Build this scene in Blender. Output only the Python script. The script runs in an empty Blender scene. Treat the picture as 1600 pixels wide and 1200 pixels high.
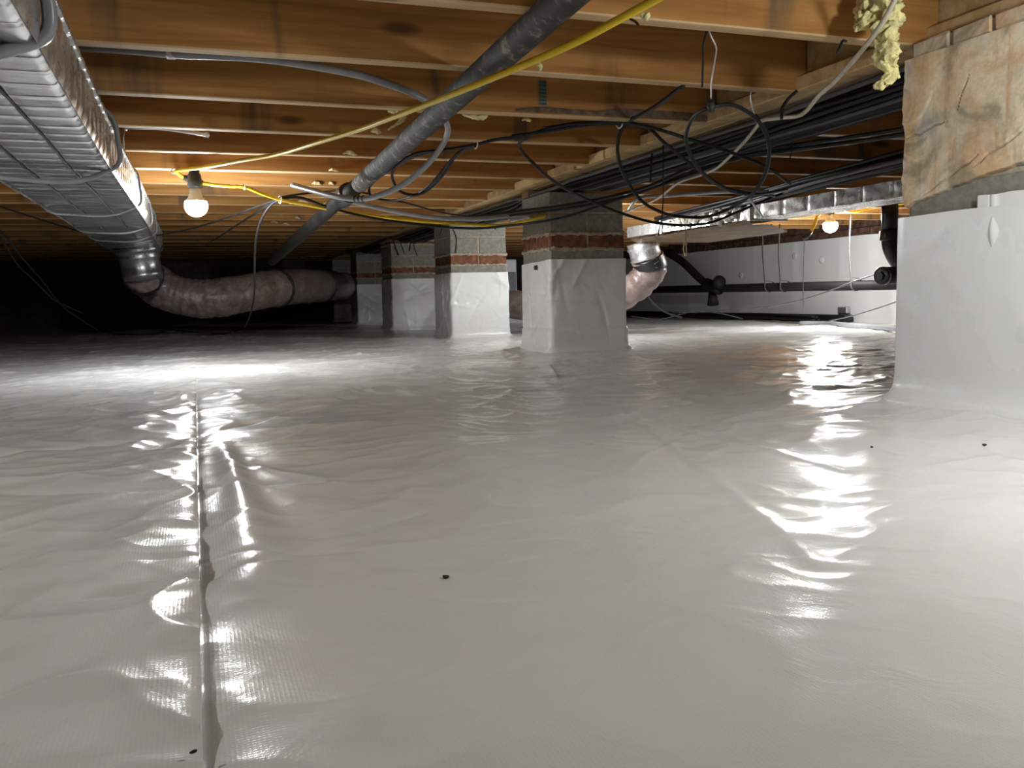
import bpy, bmesh, math, random
import numpy as np
from mathutils import Vector, Matrix, noise

scene = bpy.context.scene
COL = scene.collection
random.seed(7)
RNG = np.random.default_rng(11)

# ------------------------------------------------------------------ camera, world, exposure
cam_data = bpy.data.cameras.new('camera')
cam = bpy.data.objects.new('camera', cam_data)
COL.objects.link(cam)
cam_data.sensor_fit = 'HORIZONTAL'
cam_data.sensor_width = 36.0
cam_data.lens = 30.3750
cam_data.clip_start = 0.02
R = [[0.938821, 0.058468, 0.339405], [-0.343496, 0.087409, 0.935078], [-0.025005, 0.994455, -0.102145]]   # columns: right, up, forward
cam.matrix_world = Matrix(((R[0][0], R[0][1], -R[0][2], 0.0),
                           (R[1][0], R[1][1], -R[1][2], 0.0),
                           (R[2][0], R[2][1], -R[2][2], 0.28),
                           (0, 0, 0, 1)))
scene.camera = cam

world = bpy.data.worlds.new('crawl_space_world')
scene.world = world
world.use_nodes = True
world.node_tree.nodes['Background'].inputs[0].default_value = (0.5, 0.6, 0.8, 1)
world.node_tree.nodes['Background'].inputs[1].default_value = 0.0

scene.view_settings.view_transform = 'Standard'
scene.view_settings.look = 'None'
scene.view_settings.gamma = 1.0
scene.view_settings.use_curve_mapping = False
scene.view_settings.exposure = 1.43
try:
    scene.cycles.max_bounces = 8
    scene.cycles.diffuse_bounces = 5
    scene.cycles.glossy_bounces = 4
    scene.cycles.caustics_reflective = False
    scene.cycles.caustics_refractive = False
    scene.cycles.sample_clamp_indirect = 4.0
except Exception:
    pass
# lamp output, watts of light per bulb
POWER_LEFT, POWER_RIGHT, POWER_NEAR, POWER_FILL = 12.5, 20.0, 6.8, 9.0
LAMP_COLOUR = (0.95, 0.995, 1.0)

# ------------------------------------------------------------------ materials
def new_mat(name):
    m = bpy.data.materials.new(name)
    m.use_nodes = True
    nt = m.node_tree
    return m, nt, nt.nodes['Principled BSDF']

def node(nt, kind, **kw):
    n = nt.nodes.new(kind)
    for k, v in kw.items():
        if k in n.inputs.keys():
            n.inputs[k].default_value = v
        else:
            setattr(n, k, v)
    return n

def coords(nt, scale=(1, 1, 1), per_object=True, loc=(0, 0, 0), space='Object'):
    tc = node(nt, 'ShaderNodeTexCoord')
    mp = node(nt, 'ShaderNodeMapping')
    mp.inputs['Scale'].default_value = scale
    mp.inputs['Location'].default_value = loc
    if per_object:
        oi = node(nt, 'ShaderNodeObjectInfo')
        mul = node(nt, 'ShaderNodeVectorMath', operation='SCALE')
        cmb = node(nt, 'ShaderNodeCombineXYZ')
        for i in range(3):
            nt.links.new(oi.outputs['Random'], cmb.inputs[i])
        nt.links.new(cmb.outputs[0], mul.inputs[0])
        mul.inputs['Scale'].default_value = 37.0
        add = node(nt, 'ShaderNodeVectorMath', operation='ADD')
        nt.links.new(tc.outputs[space], add.inputs[0])
        nt.links.new(mul.outputs[0], add.inputs[1])
        nt.links.new(add.outputs[0], mp.inputs['Vector'])
    else:
        nt.links.new(tc.outputs[space], mp.inputs['Vector'])
    return mp.outputs['Vector']

def ramp(nt, fac, stops):
    r = node(nt, 'ShaderNodeValToRGB')
    cr = r.color_ramp
    while len(cr.elements) < len(stops):
        cr.elements.new(0.5)
    for e, (p, c) in zip(cr.elements, stops):
        e.position = p
        e.color = (c[0], c[1], c[2], 1) if not isinstance(c, (int, float)) else (c, c, c, 1)
    nt.links.new(fac, r.inputs['Fac'])
    return r.outputs['Color']

def noise_fac(nt, vec, scale, detail=4, rough=0.55, distort=0.0):
    n = node(nt, 'ShaderNodeTexNoise')
    n.inputs['Scale'].default_value = scale
    n.inputs['Detail'].default_value = detail
    n.inputs['Roughness'].default_value = rough
    n.inputs['Distortion'].default_value = distort
    nt.links.new(vec, n.inputs['Vector'])
    return n.outputs['Fac']

def mix(nt, a, b, fac, mode='MIX'):
    m = node(nt, 'ShaderNodeMix')
    m.data_type = 'RGBA'
    m.blend_type = mode
    for sock, v in (('Factor', fac),):
        if isinstance(v, (int, float)):
            m.inputs[0].default_value = v
        else:
            nt.links.new(v, m.inputs[0])
    for i, v in ((6, a), (7, b)):
        if isinstance(v, tuple):
            m.inputs[i].default_value = (v[0], v[1], v[2], 1)
        else:
            nt.links.new(v, m.inputs[i])
    return m.outputs[2]

def bump(nt, bsdf, fac, strength=0.3, dist=0.01):
    b = node(nt, 'ShaderNodeBump')
    b.inputs['Strength'].default_value = strength
    b.inputs['Distance'].default_value = dist
    nt.links.new(fac, b.inputs['Height'])
    nt.links.new(b.outputs[0], bsdf.inputs['Normal'])
    return b

def simple(name, col, rough=0.5, metal=0.0, var=0.15, scale=30, bump_s=0.0, bump_d=0.002, spec=0.5, coat=0.0):
    m, nt, b = new_mat(name)
    v = coords(nt)
    f = noise_fac(nt, v, scale)
    c = ramp(nt, f, [(0.3, tuple(x * (1 - var) for x in col)), (0.7, tuple(min(1, x * (1 + var)) for x in col))])
    nt.links.new(c, b.inputs['Base Color'])
    b.inputs['Roughness'].default_value = rough
    b.inputs['Metallic'].default_value = metal
    b.inputs['Specular IOR Level'].default_value = spec
    b.inputs['Coat Weight'].default_value = coat
    if bump_s:
        bump(nt, b, f, bump_s, bump_d)
    return m

def wood(name, dark, mid, light, stain=0.5, rough=0.72):
    m, nt, b = new_mat(name)
    v = coords(nt, (1.6, 30, 30))
    grain = noise_fac(nt, v, 1.0, 6, 0.6, 0.6)
    base = ramp(nt, grain, [(0.3, dark), (0.5, mid), (0.72, light)])
    # slow change of tone from board to board and along the board
    v2 = coords(nt, (0.8, 5, 5))
    tone = noise_fac(nt, v2, 1.0, 3)
    base = mix(nt, base, ramp(nt, tone, [(0.3, (0.68, 0.62, 0.55)), (0.65, (1.1, 1.06, 1.0))]), 0.8, 'MULTIPLY')
    # vertical water marks
    v3 = coords(nt, (6.0, 0.5, 0.8))
    wm = noise_fac(nt, v3, 1.0, 5, 0.6, 0.3)
    base = mix(nt, base, (0.10, 0.075, 0.055), ramp(nt, wm, [(0.575, 0.0), (0.69, stain)]))
    # small knots
    v4 = coords(nt, (2.2, 6, 7))
    vo = node(nt, 'ShaderNodeTexVoronoi')
    vo.inputs['Scale'].default_value = 1.0
    nt.links.new(v4, vo.inputs['Vector'])
    base = mix(nt, base, (0.09, 0.04, 0.015), ramp(nt, vo.outputs['Distance'], [(0.06, 0.85), (0.13, 0.0)]))
    nt.links.new(base, b.inputs['Base Color'])
    b.inputs['Roughness'].default_value = rough
    b.inputs['Specular IOR Level'].default_value = 0.25
    bump(nt, b, grain, 0.25, 0.002)
    return m

M = {}
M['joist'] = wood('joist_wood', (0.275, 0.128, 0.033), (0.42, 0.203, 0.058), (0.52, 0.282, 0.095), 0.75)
M['joist_edge'] = wood('joist_edge_bounce_dust', (0.46, 0.31, 0.16), (0.57, 0.40, 0.22), (0.66, 0.49, 0.30), 0.45)  # paler than the sides: floor bounce put into colour, plus dusty planed wood
M['girder'] = wood('girder_wood', (0.42, 0.27, 0.12), (0.56, 0.39, 0.20), (0.64, 0.47, 0.27), 0.5)
M['subfloor'] = wood('subfloor_wood', (0.20, 0.11, 0.045), (0.27, 0.155, 0.065), (0.33, 0.20, 0.09), 0.4)
M['bark'] = simple('bark', (0.16, 0.105, 0.065), 0.9, var=0.4, scale=60, bump_s=0.8, bump_d=0.006)
M['dark_wood'] = wood('shim_wood', (0.14, 0.08, 0.035), (0.22, 0.13, 0.06), (0.3, 0.19, 0.1), 0.5)

def liner(name, col, rough, weave_scale, weave, coat=0.0):
    """white reinforced polyethylene sheet: glossy, with the scrim grid pressed through"""
    m, nt, b = new_mat(name)
    tc = node(nt, 'ShaderNodeTexCoord')
    f = noise_fac(nt, tc.outputs['Object'], 2.2, 5)
    c = ramp(nt, f, [(0.3, tuple(x * 0.93 for x in col)), (0.7, col)])
    nt.links.new(c, b.inputs['Base Color'])
    r = ramp(nt, noise_fac(nt, tc.outputs['Object'], 5.0, 4), [(0.3, rough * 0.8), (0.7, rough * 1.25)])
    nt.links.new(r, b.inputs['Roughness'])
    b.inputs['Specular IOR Level'].default_value = 0.38
    b.inputs['Coat Weight'].default_value = coat
    b.inputs['Coat Roughness'].default_value = 0.12
    hs = []
    for ax in ('X', 'Y'):
        w = node(nt, 'ShaderNodeTexWave')
        w.wave_type = 'BANDS'
        w.bands_direction = ax
        w.inputs['Scale'].default_value = weave_scale
        w.inputs['Distortion'].default_value = 0.6
        w.inputs['Detail'].default_value = 1.0
        nt.links.new(tc.outputs['Object'], w.inputs['Vector'])
        hs.append(w.outputs['Fac'])
    mx = node(nt, 'ShaderNodeMath', operation='MAXIMUM')
    nt.links.new(hs[0], mx.inputs[0])
    nt.links.new(hs[1], mx.inputs[1])
    b1 = node(nt, 'ShaderNodeBump')
    b1.inputs['Strength'].default_value = weave
    b1.inputs['Distance'].default_value = 0.0004
    nt.links.new(mx.outputs[0], b1.inputs['Height'])
    b2 = node(nt, 'ShaderNodeBump')
    b2.inputs['Strength'].default_value = 0.22
    b2.inputs['Distance'].default_value = 0.006
    nt.links.new(noise_fac(nt, tc.outputs['Object'], 14.0, 6, 0.6, 0.8), b2.inputs['Height'])
    nt.links.new(b1.outputs[0], b2.inputs['Normal'])
    nt.links.new(b2.outputs[0], b.inputs['Normal'])
    return m
M['liner'] = liner('floor_liner', (0.715, 0.71, 0.70), 0.215, 95.0, 0.14)
M['wrap'] = liner('pier_liner', (0.78, 0.78, 0.77), 0.28, 95.0, 0.08)
M['wall_liner'] = liner('wall_liner', (0.84, 0.84, 0.84), 0.45, 60.0, 0.1)

M['block'] = simple('concrete_block', (0.235, 0.225, 0.19), 0.95, var=0.22, scale=55, bump_s=0.5, bump_d=0.003, spec=0.2)
M['brick'] = simple('red_brick', (0.185, 0.078, 0.046), 0.92, var=0.5, scale=28, bump_s=0.5, bump_d=0.003, spec=0.2)
M['dark_brick'] = simple('old_dark_brick', (0.10, 0.055, 0.04), 0.95, var=0.5, scale=20, spec=0.1)
M['mortar'] = simple('mortar', (0.37, 0.31, 0.235), 0.95, var=0.3, scale=60, bump_s=0.6, bump_d=0.004, spec=0.2)
M['dark_masonry'] = simple('blackish_masonry', (0.075, 0.06, 0.05), 0.95, var=0.3, scale=20, spec=0.1)  # blackish bare brick, also used for the back, left and front walls
M['black_plastic'] = simple('black_plastic_pipe', (0.012, 0.012, 0.013), 0.35, var=0.3, scale=12, spec=0.5)
M['old_pipe'] = simple('old_black_pipe', (0.012, 0.011, 0.010), 0.6, var=0.4, scale=14, spec=0.2)
M['cable'] = simple('black_cable_jacket', (0.013, 0.013, 0.0145), 0.5, var=0.3, scale=25, spec=0.28)
M['grey_cable'] = simple('grey_cable_jacket', (0.10, 0.10, 0.105), 0.45, var=0.2, scale=25)
M['conduit'] = simple('grey_tubing', (0.30, 0.31, 0.33), 0.32, var=0.12, scale=20, spec=0.6)
M['yellow'] = simple('yellow_cord_jacket', (0.80, 0.56, 0.012), 0.4, var=0.08, scale=20)
M['socket'] = simple('black_rubber', (0.02, 0.019, 0.018), 0.6, var=0.2)
M['tuft'] = simple('yellow_glass_wool', (0.74, 0.66, 0.32), 0.95, var=0.25, scale=60, bump_s=0.9, bump_d=0.006, spec=0.1)
M['foam'] = simple('pale_foam_scrap', (0.68, 0.56, 0.30), 0.9, var=0.3, scale=70, bump_s=0.8, bump_d=0.004, spec=0.1)
M['white_cord'] = simple('cream_cord_jacket', (0.62, 0.55, 0.44), 0.55, var=0.15)
M['zip'] = simple('white_nylon', (0.75, 0.73, 0.70), 0.4, var=0.05)
M['twine'] = simple('tan_twine', (0.55, 0.42, 0.24), 0.9, var=0.25, scale=200)
M['steel'] = simple('galvanised_steel', (0.55, 0.55, 0.55), 0.38, metal=0.9, var=0.15, scale=25)
M['strap_grey'] = simple('grey_strap', (0.085, 0.083, 0.08), 0.6, var=0.35, scale=90)
M['glint_metal'] = simple('glint_white_metal', (0.8, 0.8, 0.8), 0.3, var=0.05)  # bare metal whose reflected light is put in as a white colour
M['dirt'] = simple('dirt_clod', (0.03, 0.026, 0.022), 0.9, var=0.3)
M['blue_paint'] = simple('blue_mill_mark', (0.03, 0.12, 0.17), 0.8, var=0.4, scale=120)
M['box_white'] = simple('white_enamel', (0.62, 0.65, 0.70), 0.4, var=0.05)
M['box_grey'] = simple('grey_grille', (0.16, 0.19, 0.23), 0.5, var=0.1)
M['mastic'] = simple('white_duct_mastic', (0.68, 0.66, 0.58), 0.8, var=0.2, scale=40, bump_s=0.7, bump_d=0.006)

def foil(name, col, rough, stain, bs=0.35, bd=0.006):
    m, nt, b = new_mat(name)
    v = coords(nt)
    f = noise_fac(nt, v, 26.0, 6, 0.6, 1.2)
    s = noise_fac(nt, v, 7.0, 4)
    c = mix(nt, col, (0.30, 0.17, 0.07), ramp(nt, s, [(0.56, 0.0), (0.72, stain)]))
    nt.links.new(c, b.inputs['Base Color'])
    b.inputs['Metallic'].default_value = 0.88
    nt.links.new(ramp(nt, f, [(0.3, rough * 0.7), (0.7, rough * 1.3)]), b.inputs['Roughness'])
    bump(nt, b, f, bs, bd)
    return m
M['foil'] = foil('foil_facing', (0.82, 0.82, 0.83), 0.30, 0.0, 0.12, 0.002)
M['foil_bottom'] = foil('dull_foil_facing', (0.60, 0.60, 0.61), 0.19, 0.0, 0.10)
M['kraft'] = simple('brown_kraft_facing', (0.13, 0.07, 0.028), 0.6, var=0.5, scale=9, bump_s=0.5, bump_d=0.01)
M['foil_old'] = foil('stained_foil', (0.74, 0.73, 0.71), 0.28, 0.6, 0.12, 0.002)
M['collar'] = foil('dull_collar_metal', (0.30, 0.30, 0.305), 0.30, 0.0, 0.05)
M['seam_line'] = simple('scrim_line', (0.10, 0.10, 0.105), 0.6, metal=0.5)

def flex():
    m, nt, b = new_mat('flex_duct_jacket')
    v = coords(nt)
    f = noise_fac(nt, v, 16.0, 5, 0.6, 1.0)
    c = ramp(nt, f, [(0.3, (0.13, 0.085, 0.070)), (0.55, (0.23, 0.172, 0.155)), (0.75, (0.34, 0.275, 0.25))])
    nt.links.new(c, b.inputs['Base Color'])
    b.inputs['Roughness'].default_value = 0.3
    bump(nt, b, f, 0.5, 0.012)
    return m
M['flex'] = flex()

def parge():
    """old parging: tan render with peach, grey and rust-brown staining"""
    m, nt, b = new_mat('old_parging')
    v = coords(nt, (1, 1, 1), False)
    a = noise_fac(nt, v, 9.0, 6, 0.6, 0.6)
    c = ramp(nt, a, [(0.28, (0.46, 0.40, 0.31)), (0.45, (0.66, 0.55, 0.41)), (0.58, (0.75, 0.61, 0.43)), (0.75, (0.66, 0.62, 0.55))])
    vs = coords(nt, (1, 26, 3.0), False)
    st = noise_fac(nt, vs, 1.0, 5, 0.6, 0.5)
    c = mix(nt, c, (0.42, 0.23, 0.08), ramp(nt, st, [(0.55, 0.0), (0.72, 0.65)]))
    vg = coords(nt, (1, 12, 7.0), False, (3, 7, 1))
    c = mix(nt, c, (0.33, 0.32, 0.31), ramp(nt, noise_fac(nt, vg, 1.0, 4), [(0.58, 0.0), (0.70, 0.7)]))
    bl = noise_fac(nt, coords(nt, (1, 1, 1), False, (5, 2, 8)), 5.5, 5, 0.55, 0.8)
    c = mix(nt, c, (0.60, 0.36, 0.17), ramp(nt, bl, [(0.50, 0.0), (0.60, 0.65)]))
    bl2 = noise_fac(nt, coords(nt, (1, 1, 1), False, (9, 4, 3)), 7.0, 5, 0.6, 0.8)
    c = mix(nt, c, (0.27, 0.215, 0.145), ramp(nt, bl2, [(0.54, 0.0), (0.64, 0.7)]))
    g = noise_fac(nt, v, 120.0, 5)
    c = mix(nt, c, ramp(nt, g, [(0.3, (0.8, 0.8, 0.8)), (0.7, (1.08, 1.08, 1.08))]), 0.7, 'MULTIPLY')
    nt.links.new(c, b.inputs['Base Color'])
    b.inputs['Roughness'].default_value = 0.92
    b.inputs['Specular IOR Level'].default_value = 0.2
    bump(nt, b, g, 0.4, 0.002)
    return m
M['parge'] = parge()

def glow(name, power, radius):
    m = bpy.data.materials.new(name)
    m.use_nodes = True
    nt = m.node_tree
    nt.nodes.remove(nt.nodes['Principled BSDF'])
    e = node(nt, 'ShaderNodeEmission')
    e.inputs['Color'].default_value = (*LAMP_COLOUR, 1)
    e.inputs['Strength'].default_value = power / (math.pi * 3.0 * math.pi * radius ** 2)
    nt.links.new(e.outputs[0], nt.nodes['Material Output'].inputs[0])
    return m
M['bulb_base'] = simple('white_bulb_base', (0.75, 0.72, 0.68), 0.4, var=0.03)

# ------------------------------------------------------------------ mesh helpers
def link(o, parent=None):
    COL.objects.link(o)
    if parent is not None:
        o.parent = parent
    return o

def tag(o, label=None, cat=None, group=None, kind=None):
    if label: o['label'] = label
    if cat: o['category'] = cat
    if group: o['group'] = group
    if kind: o['kind'] = kind
    return o

def empty(name, loc=(0, 0, 0)):
    o = bpy.data.objects.new(name, None)
    o.location = loc
    o.empty_display_size = 0.05
    return link(o)

def mesh(name, verts, faces, mat, parent=None, smooth=False, mats=None, face_mats=None, loc=None):
    me = bpy.data.meshes.new(name)
    me.from_pydata([tuple(v) for v in verts], [], faces)
    for mm in (mats or [mat]):
        me.materials.append(mm)
    if face_mats is not None:
        me.polygons.foreach_set('material_index', face_mats)
    if smooth:
        me.polygons.foreach_set('use_smooth', [True] * len(me.polygons))
    me.update()
    o = bpy.data.objects.new(name, me)
    link(o, parent)
    if parent is not None and loc is None:
        o.location = -Vector(parent.location)      # mesh data is in world coordinates
    if loc is not None:
        o.location = Vector(loc) - (Vector(parent.location) if parent is not None else Vector((0, 0, 0)))
    return o

def recentre(o, origin):
    """move the mesh data so that the object's origin sits at a sensible point of it"""
    off = Vector(origin) - o.location
    o.data.transform(Matrix.Translation(-off))
    o.location = origin
    return o

def box_data(x0, x1, y0, y1, z0, z1):
    v = [(x0, y0, z0), (x1, y0, z0), (x1, y1, z0), (x0, y1, z0), (x0, y0, z1), (x1, y0, z1), (x1, y1, z1), (x0, y1, z1)]
    f = [(0, 3, 2, 1), (4, 5, 6, 7), (0, 1, 5, 4), (1, 2, 6, 5), (2, 3, 7, 6), (3, 0, 4, 7)]
    return v, f

class MB:
    def __init__(s): s.v, s.f = [], []
    def add(s, v, f):
        k = len(s.v)
        s.v += [tuple(q) for q in v]
        s.f += [tuple(i + k for i in q) for q in f]
        return s
    def box(s, *a): return s.add(*box_data(*a))
    def build(s, name, mat, parent=None, smooth=False, **kw): return mesh(name, s.v, s.f, mat, parent, smooth, **kw)

def rough_box(x0, x1, y0, y1, z0, z1, ch=0.003, jit=0.001, rnd=random):
    """a block with chamfered edges (44 triangles) and slightly uneven corners"""
    bm = bmesh.new()
    v, f = box_data(x0, x1, y0, y1, z0, z1)
    vs = [bm.verts.new(q) for q in v]
    for q in f: bm.faces.new([vs[i] for i in q])
    bmesh.ops.bevel(bm, geom=list(bm.edges), offset=ch, segments=1, profile=0.5, affect='EDGES')
    for q in bm.verts:
        q.co += Vector((rnd.uniform(-jit, jit), rnd.uniform(-jit, jit), rnd.uniform(-jit, jit)))
    bm.verts.index_update()
    out = [q.co[:] for q in bm.verts], [tuple(w.index for w in q.verts) for q in bm.faces]
    bm.free()
    return out

def spline(pts, n=6):
    P = [Vector(p) for p in pts]
    if len(P) < 3: return P
    out = []
    for i in range(len(P) - 1):
        p0 = P[i - 1] if i else P[0] * 2 - P[1]
        p1, p2 = P[i], P[i + 1]
        p3 = P[i + 2] if i + 2 < len(P) else P[-1] * 2 - P[-2]
        # centripetal Catmull-Rom
        t0 = 0.0; t1 = t0 + max((p1 - p0).length, 1e-5) ** 0.5
        t2 = t1 + max((p2 - p1).length, 1e-5) ** 0.5; t3 = t2 + max((p3 - p2).length, 1e-5) ** 0.5
        for k in range(n):
            t = t1 + (t2 - t1) * k / n
            a1 = p0 * ((t1 - t) / (t1 - t0)) + p1 * ((t - t0) / (t1 - t0))
            a2 = p1 * ((t2 - t) / (t2 - t1)) + p2 * ((t - t1) / (t2 - t1))
            a3 = p2 * ((t3 - t) / (t3 - t2)) + p3 * ((t - t2) / (t3 - t2))
            b1 = a1 * ((t2 - t) / (t2 - t0)) + a2 * ((t - t0) / (t2 - t0))
            b2 = a2 * ((t3 - t) / (t3 - t1)) + a3 * ((t - t1) / (t3 - t1))
            out.append(b1 * ((t2 - t) / (t2 - t1)) + b2 * ((t - t1) / (t2 - t1)))
    out.append(P[-1])
    return out

def tube_data(path, r, seg=8, flat=1.0, flat_dir=None):
    """tube along a list of points; r is a number or one radius per point"""
    P = [Vector(p) for p in path]
    n = len(P)
    rr = [r] * n if isinstance(r, (int, float)) else list(r)
    verts, faces = [], []
    T = []
    for i in range(n):
        d = P[min(i + 1, n - 1)] - P[max(i - 1, 0)]
        T.append(d.normalized() if d.length > 1e-9 else Vector((0, 1, 0)))
    ref = Vector(flat_dir) if flat_dir else (Vector((0, 0, 1)) if abs(T[0].z) < 0.9 else Vector((1, 0, 0)))
    u = (ref - T[0] * ref.dot(T[0])).normalized()
    for i in range(n):
        if flat_dir: u = Vector(flat_dir)
        u = u - T[i] * u.dot(T[i])
        u = u.normalized() if u.length > 1e-6 else T[i].orthogonal().normalized()
        w = T[i].cross(u)
        for k in range(seg):
            a = 2 * math.pi * k / seg
            verts.append(P[i] + u * (math.cos(a) * rr[i] * flat) + w * (math.sin(a) * rr[i]))
    for i in range(n - 1):
        for k in range(seg):
            a, b = i * seg + k, i * seg + (k + 1) % seg
            faces.append((a, b, b + seg, a + seg))
    faces.append(tuple(range(seg))[::-1])
    faces.append(tuple((n - 1) * seg + k for k in range(seg)))
    return verts, faces

def tube(name, pts, r, mat, parent=None, seg=8, n=6, flat=1.0, flat_dir=None, smooth=True):
    path = spline(pts, n) if n else [Vector(p) for p in pts]
    if not isinstance(r, (int, float)):
        r = list(np.interp(np.linspace(0, 1, len(path)), np.linspace(0, 1, len(r)), r))
    v, f = tube_data(path, r, seg, flat, flat_dir)
    o = mesh(name, v, f, mat, parent, smooth)
    if parent is None: recentre(o, path[0])
    return o

def lathe_data(profile, centre, axis, seg=24):
    """profile: (distance along axis, radius)"""
    c, ax = Vector(centre), Vector(axis).normalized()
    u = ax.orthogonal().normalized(); w = ax.cross(u)
    v, f = [], []
    for t, r in profile:
        for k in range(seg):
            a = 2 * math.pi * k / seg
            v.append(c + ax * t + (u * math.cos(a) + w * math.sin(a)) * r)
    for i in range(len(profile) - 1):
        for k in range(seg):
            a, b = i * seg + k, i * seg + (k + 1) % seg
            f.append((a, b, b + seg, a + seg))
    f.append(tuple(range(seg))[::-1])
    f.append(tuple((len(profile) - 1) * seg + k for k in range(seg)))
    return v, f

# vectorised gradient noise on a plane
_perm = RNG.permutation(512)
_ang = RNG.random(512) * 2 * np.pi
_gx, _gy = np.cos(_ang), np.sin(_ang)
def gn(x, y, seed=0):
    x = np.asarray(x, float) + seed * 17.31; y = np.asarray(y, float) - seed * 9.77
    xi, yi = np.floor(x).astype(int), np.floor(y).astype(int)
    xf, yf = x - xi, y - yi
    u, v = xf ** 3 * (xf * (xf * 6 - 15) + 10), yf ** 3 * (yf * (yf * 6 - 15) + 10)
    def g(ix, iy, dx, dy):
        h = _perm[(_perm[ix % 512] + iy) % 512]
        return _gx[h] * dx + _gy[h] * dy
    a = g(xi, yi, xf, yf); b = g(xi + 1, yi, xf - 1, yf)
    c = g(xi, yi + 1, xf, yf - 1); d = g(xi + 1, yi + 1, xf - 1, yf - 1)
    return (a + (b - a) * u) * (1 - v) + (c + (d - c) * u) * v
def crease(x, y, seed=0, sharp=0.12):
    """thin raised ridges, as in a sheet that has been folded and flattened again"""
    return np.exp(-np.abs(gn(x, y, seed)) / sharp)
def folds(x, y, n, seed, x0, x1, y0, y1, lmin, lmax, w, amp, tilt=3.2):
    """straight creases, each a thin ridge that fades at both ends"""
    rg = np.random.default_rng(seed)
    out = np.zeros(np.broadcast(x, y).shape)
    for _ in range(n):
        cx, cy = rg.uniform(x0, x1), rg.uniform(y0, y1)
        a = rg.uniform(-tilt, tilt) / 2; L = rg.uniform(lmin, lmax); ww = w * rg.uniform(0.6, 1.6); k = amp * rg.uniform(0.4, 1.3) * rg.choice((-1, 1, 1))
        u = (x - cx) * math.cos(a) + (y - cy) * math.sin(a)
        v = -(x - cx) * math.sin(a) + (y - cy) * math.cos(a) + 0.12 * u * u / L * rg.uniform(-1, 1)
        out = out + k * np.exp(-np.abs(v) / ww) * np.clip(1 - (2 * u / L) ** 2, 0, 1)
    return out
def sm(a, b, x):
    t = np.clip((x - a) / (b - a), 0, 1)
    return t * t * (3 - 2 * t)

def grid_faces(nr, nc):
    i = np.arange(nr - 1)[:, None] * nc + np.arange(nc - 1)[None, :]
    return np.stack([i, i + 1, i + nc + 1, i + nc], -1).reshape(-1, 4)

def grid_mesh(name, X, Y, Z, mat, parent=None, kind=None):
    nr, nc = X.shape
    me = bpy.data.meshes.new(name)
    co = np.stack([X, Y, Z], -1).reshape(-1, 3)
    fa = grid_faces(nr, nc)
    me.vertices.add(len(co)); me.vertices.foreach_set('co', co.ravel())
    me.loops.add(fa.size); me.loops.foreach_set('vertex_index', fa.ravel())
    me.polygons.add(len(fa))
    me.polygons.foreach_set('loop_start', np.arange(0, fa.size, 4))
    me.polygons.foreach_set('loop_total', np.full(len(fa), 4))
    me.polygons.foreach_set('use_smooth', np.ones(len(fa), bool))
    me.materials.append(mat)
    me.update(); me.validate()
    o = bpy.data.objects.new(name, me)
    link(o, parent)
    if kind: o['kind'] = kind
    return o

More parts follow.
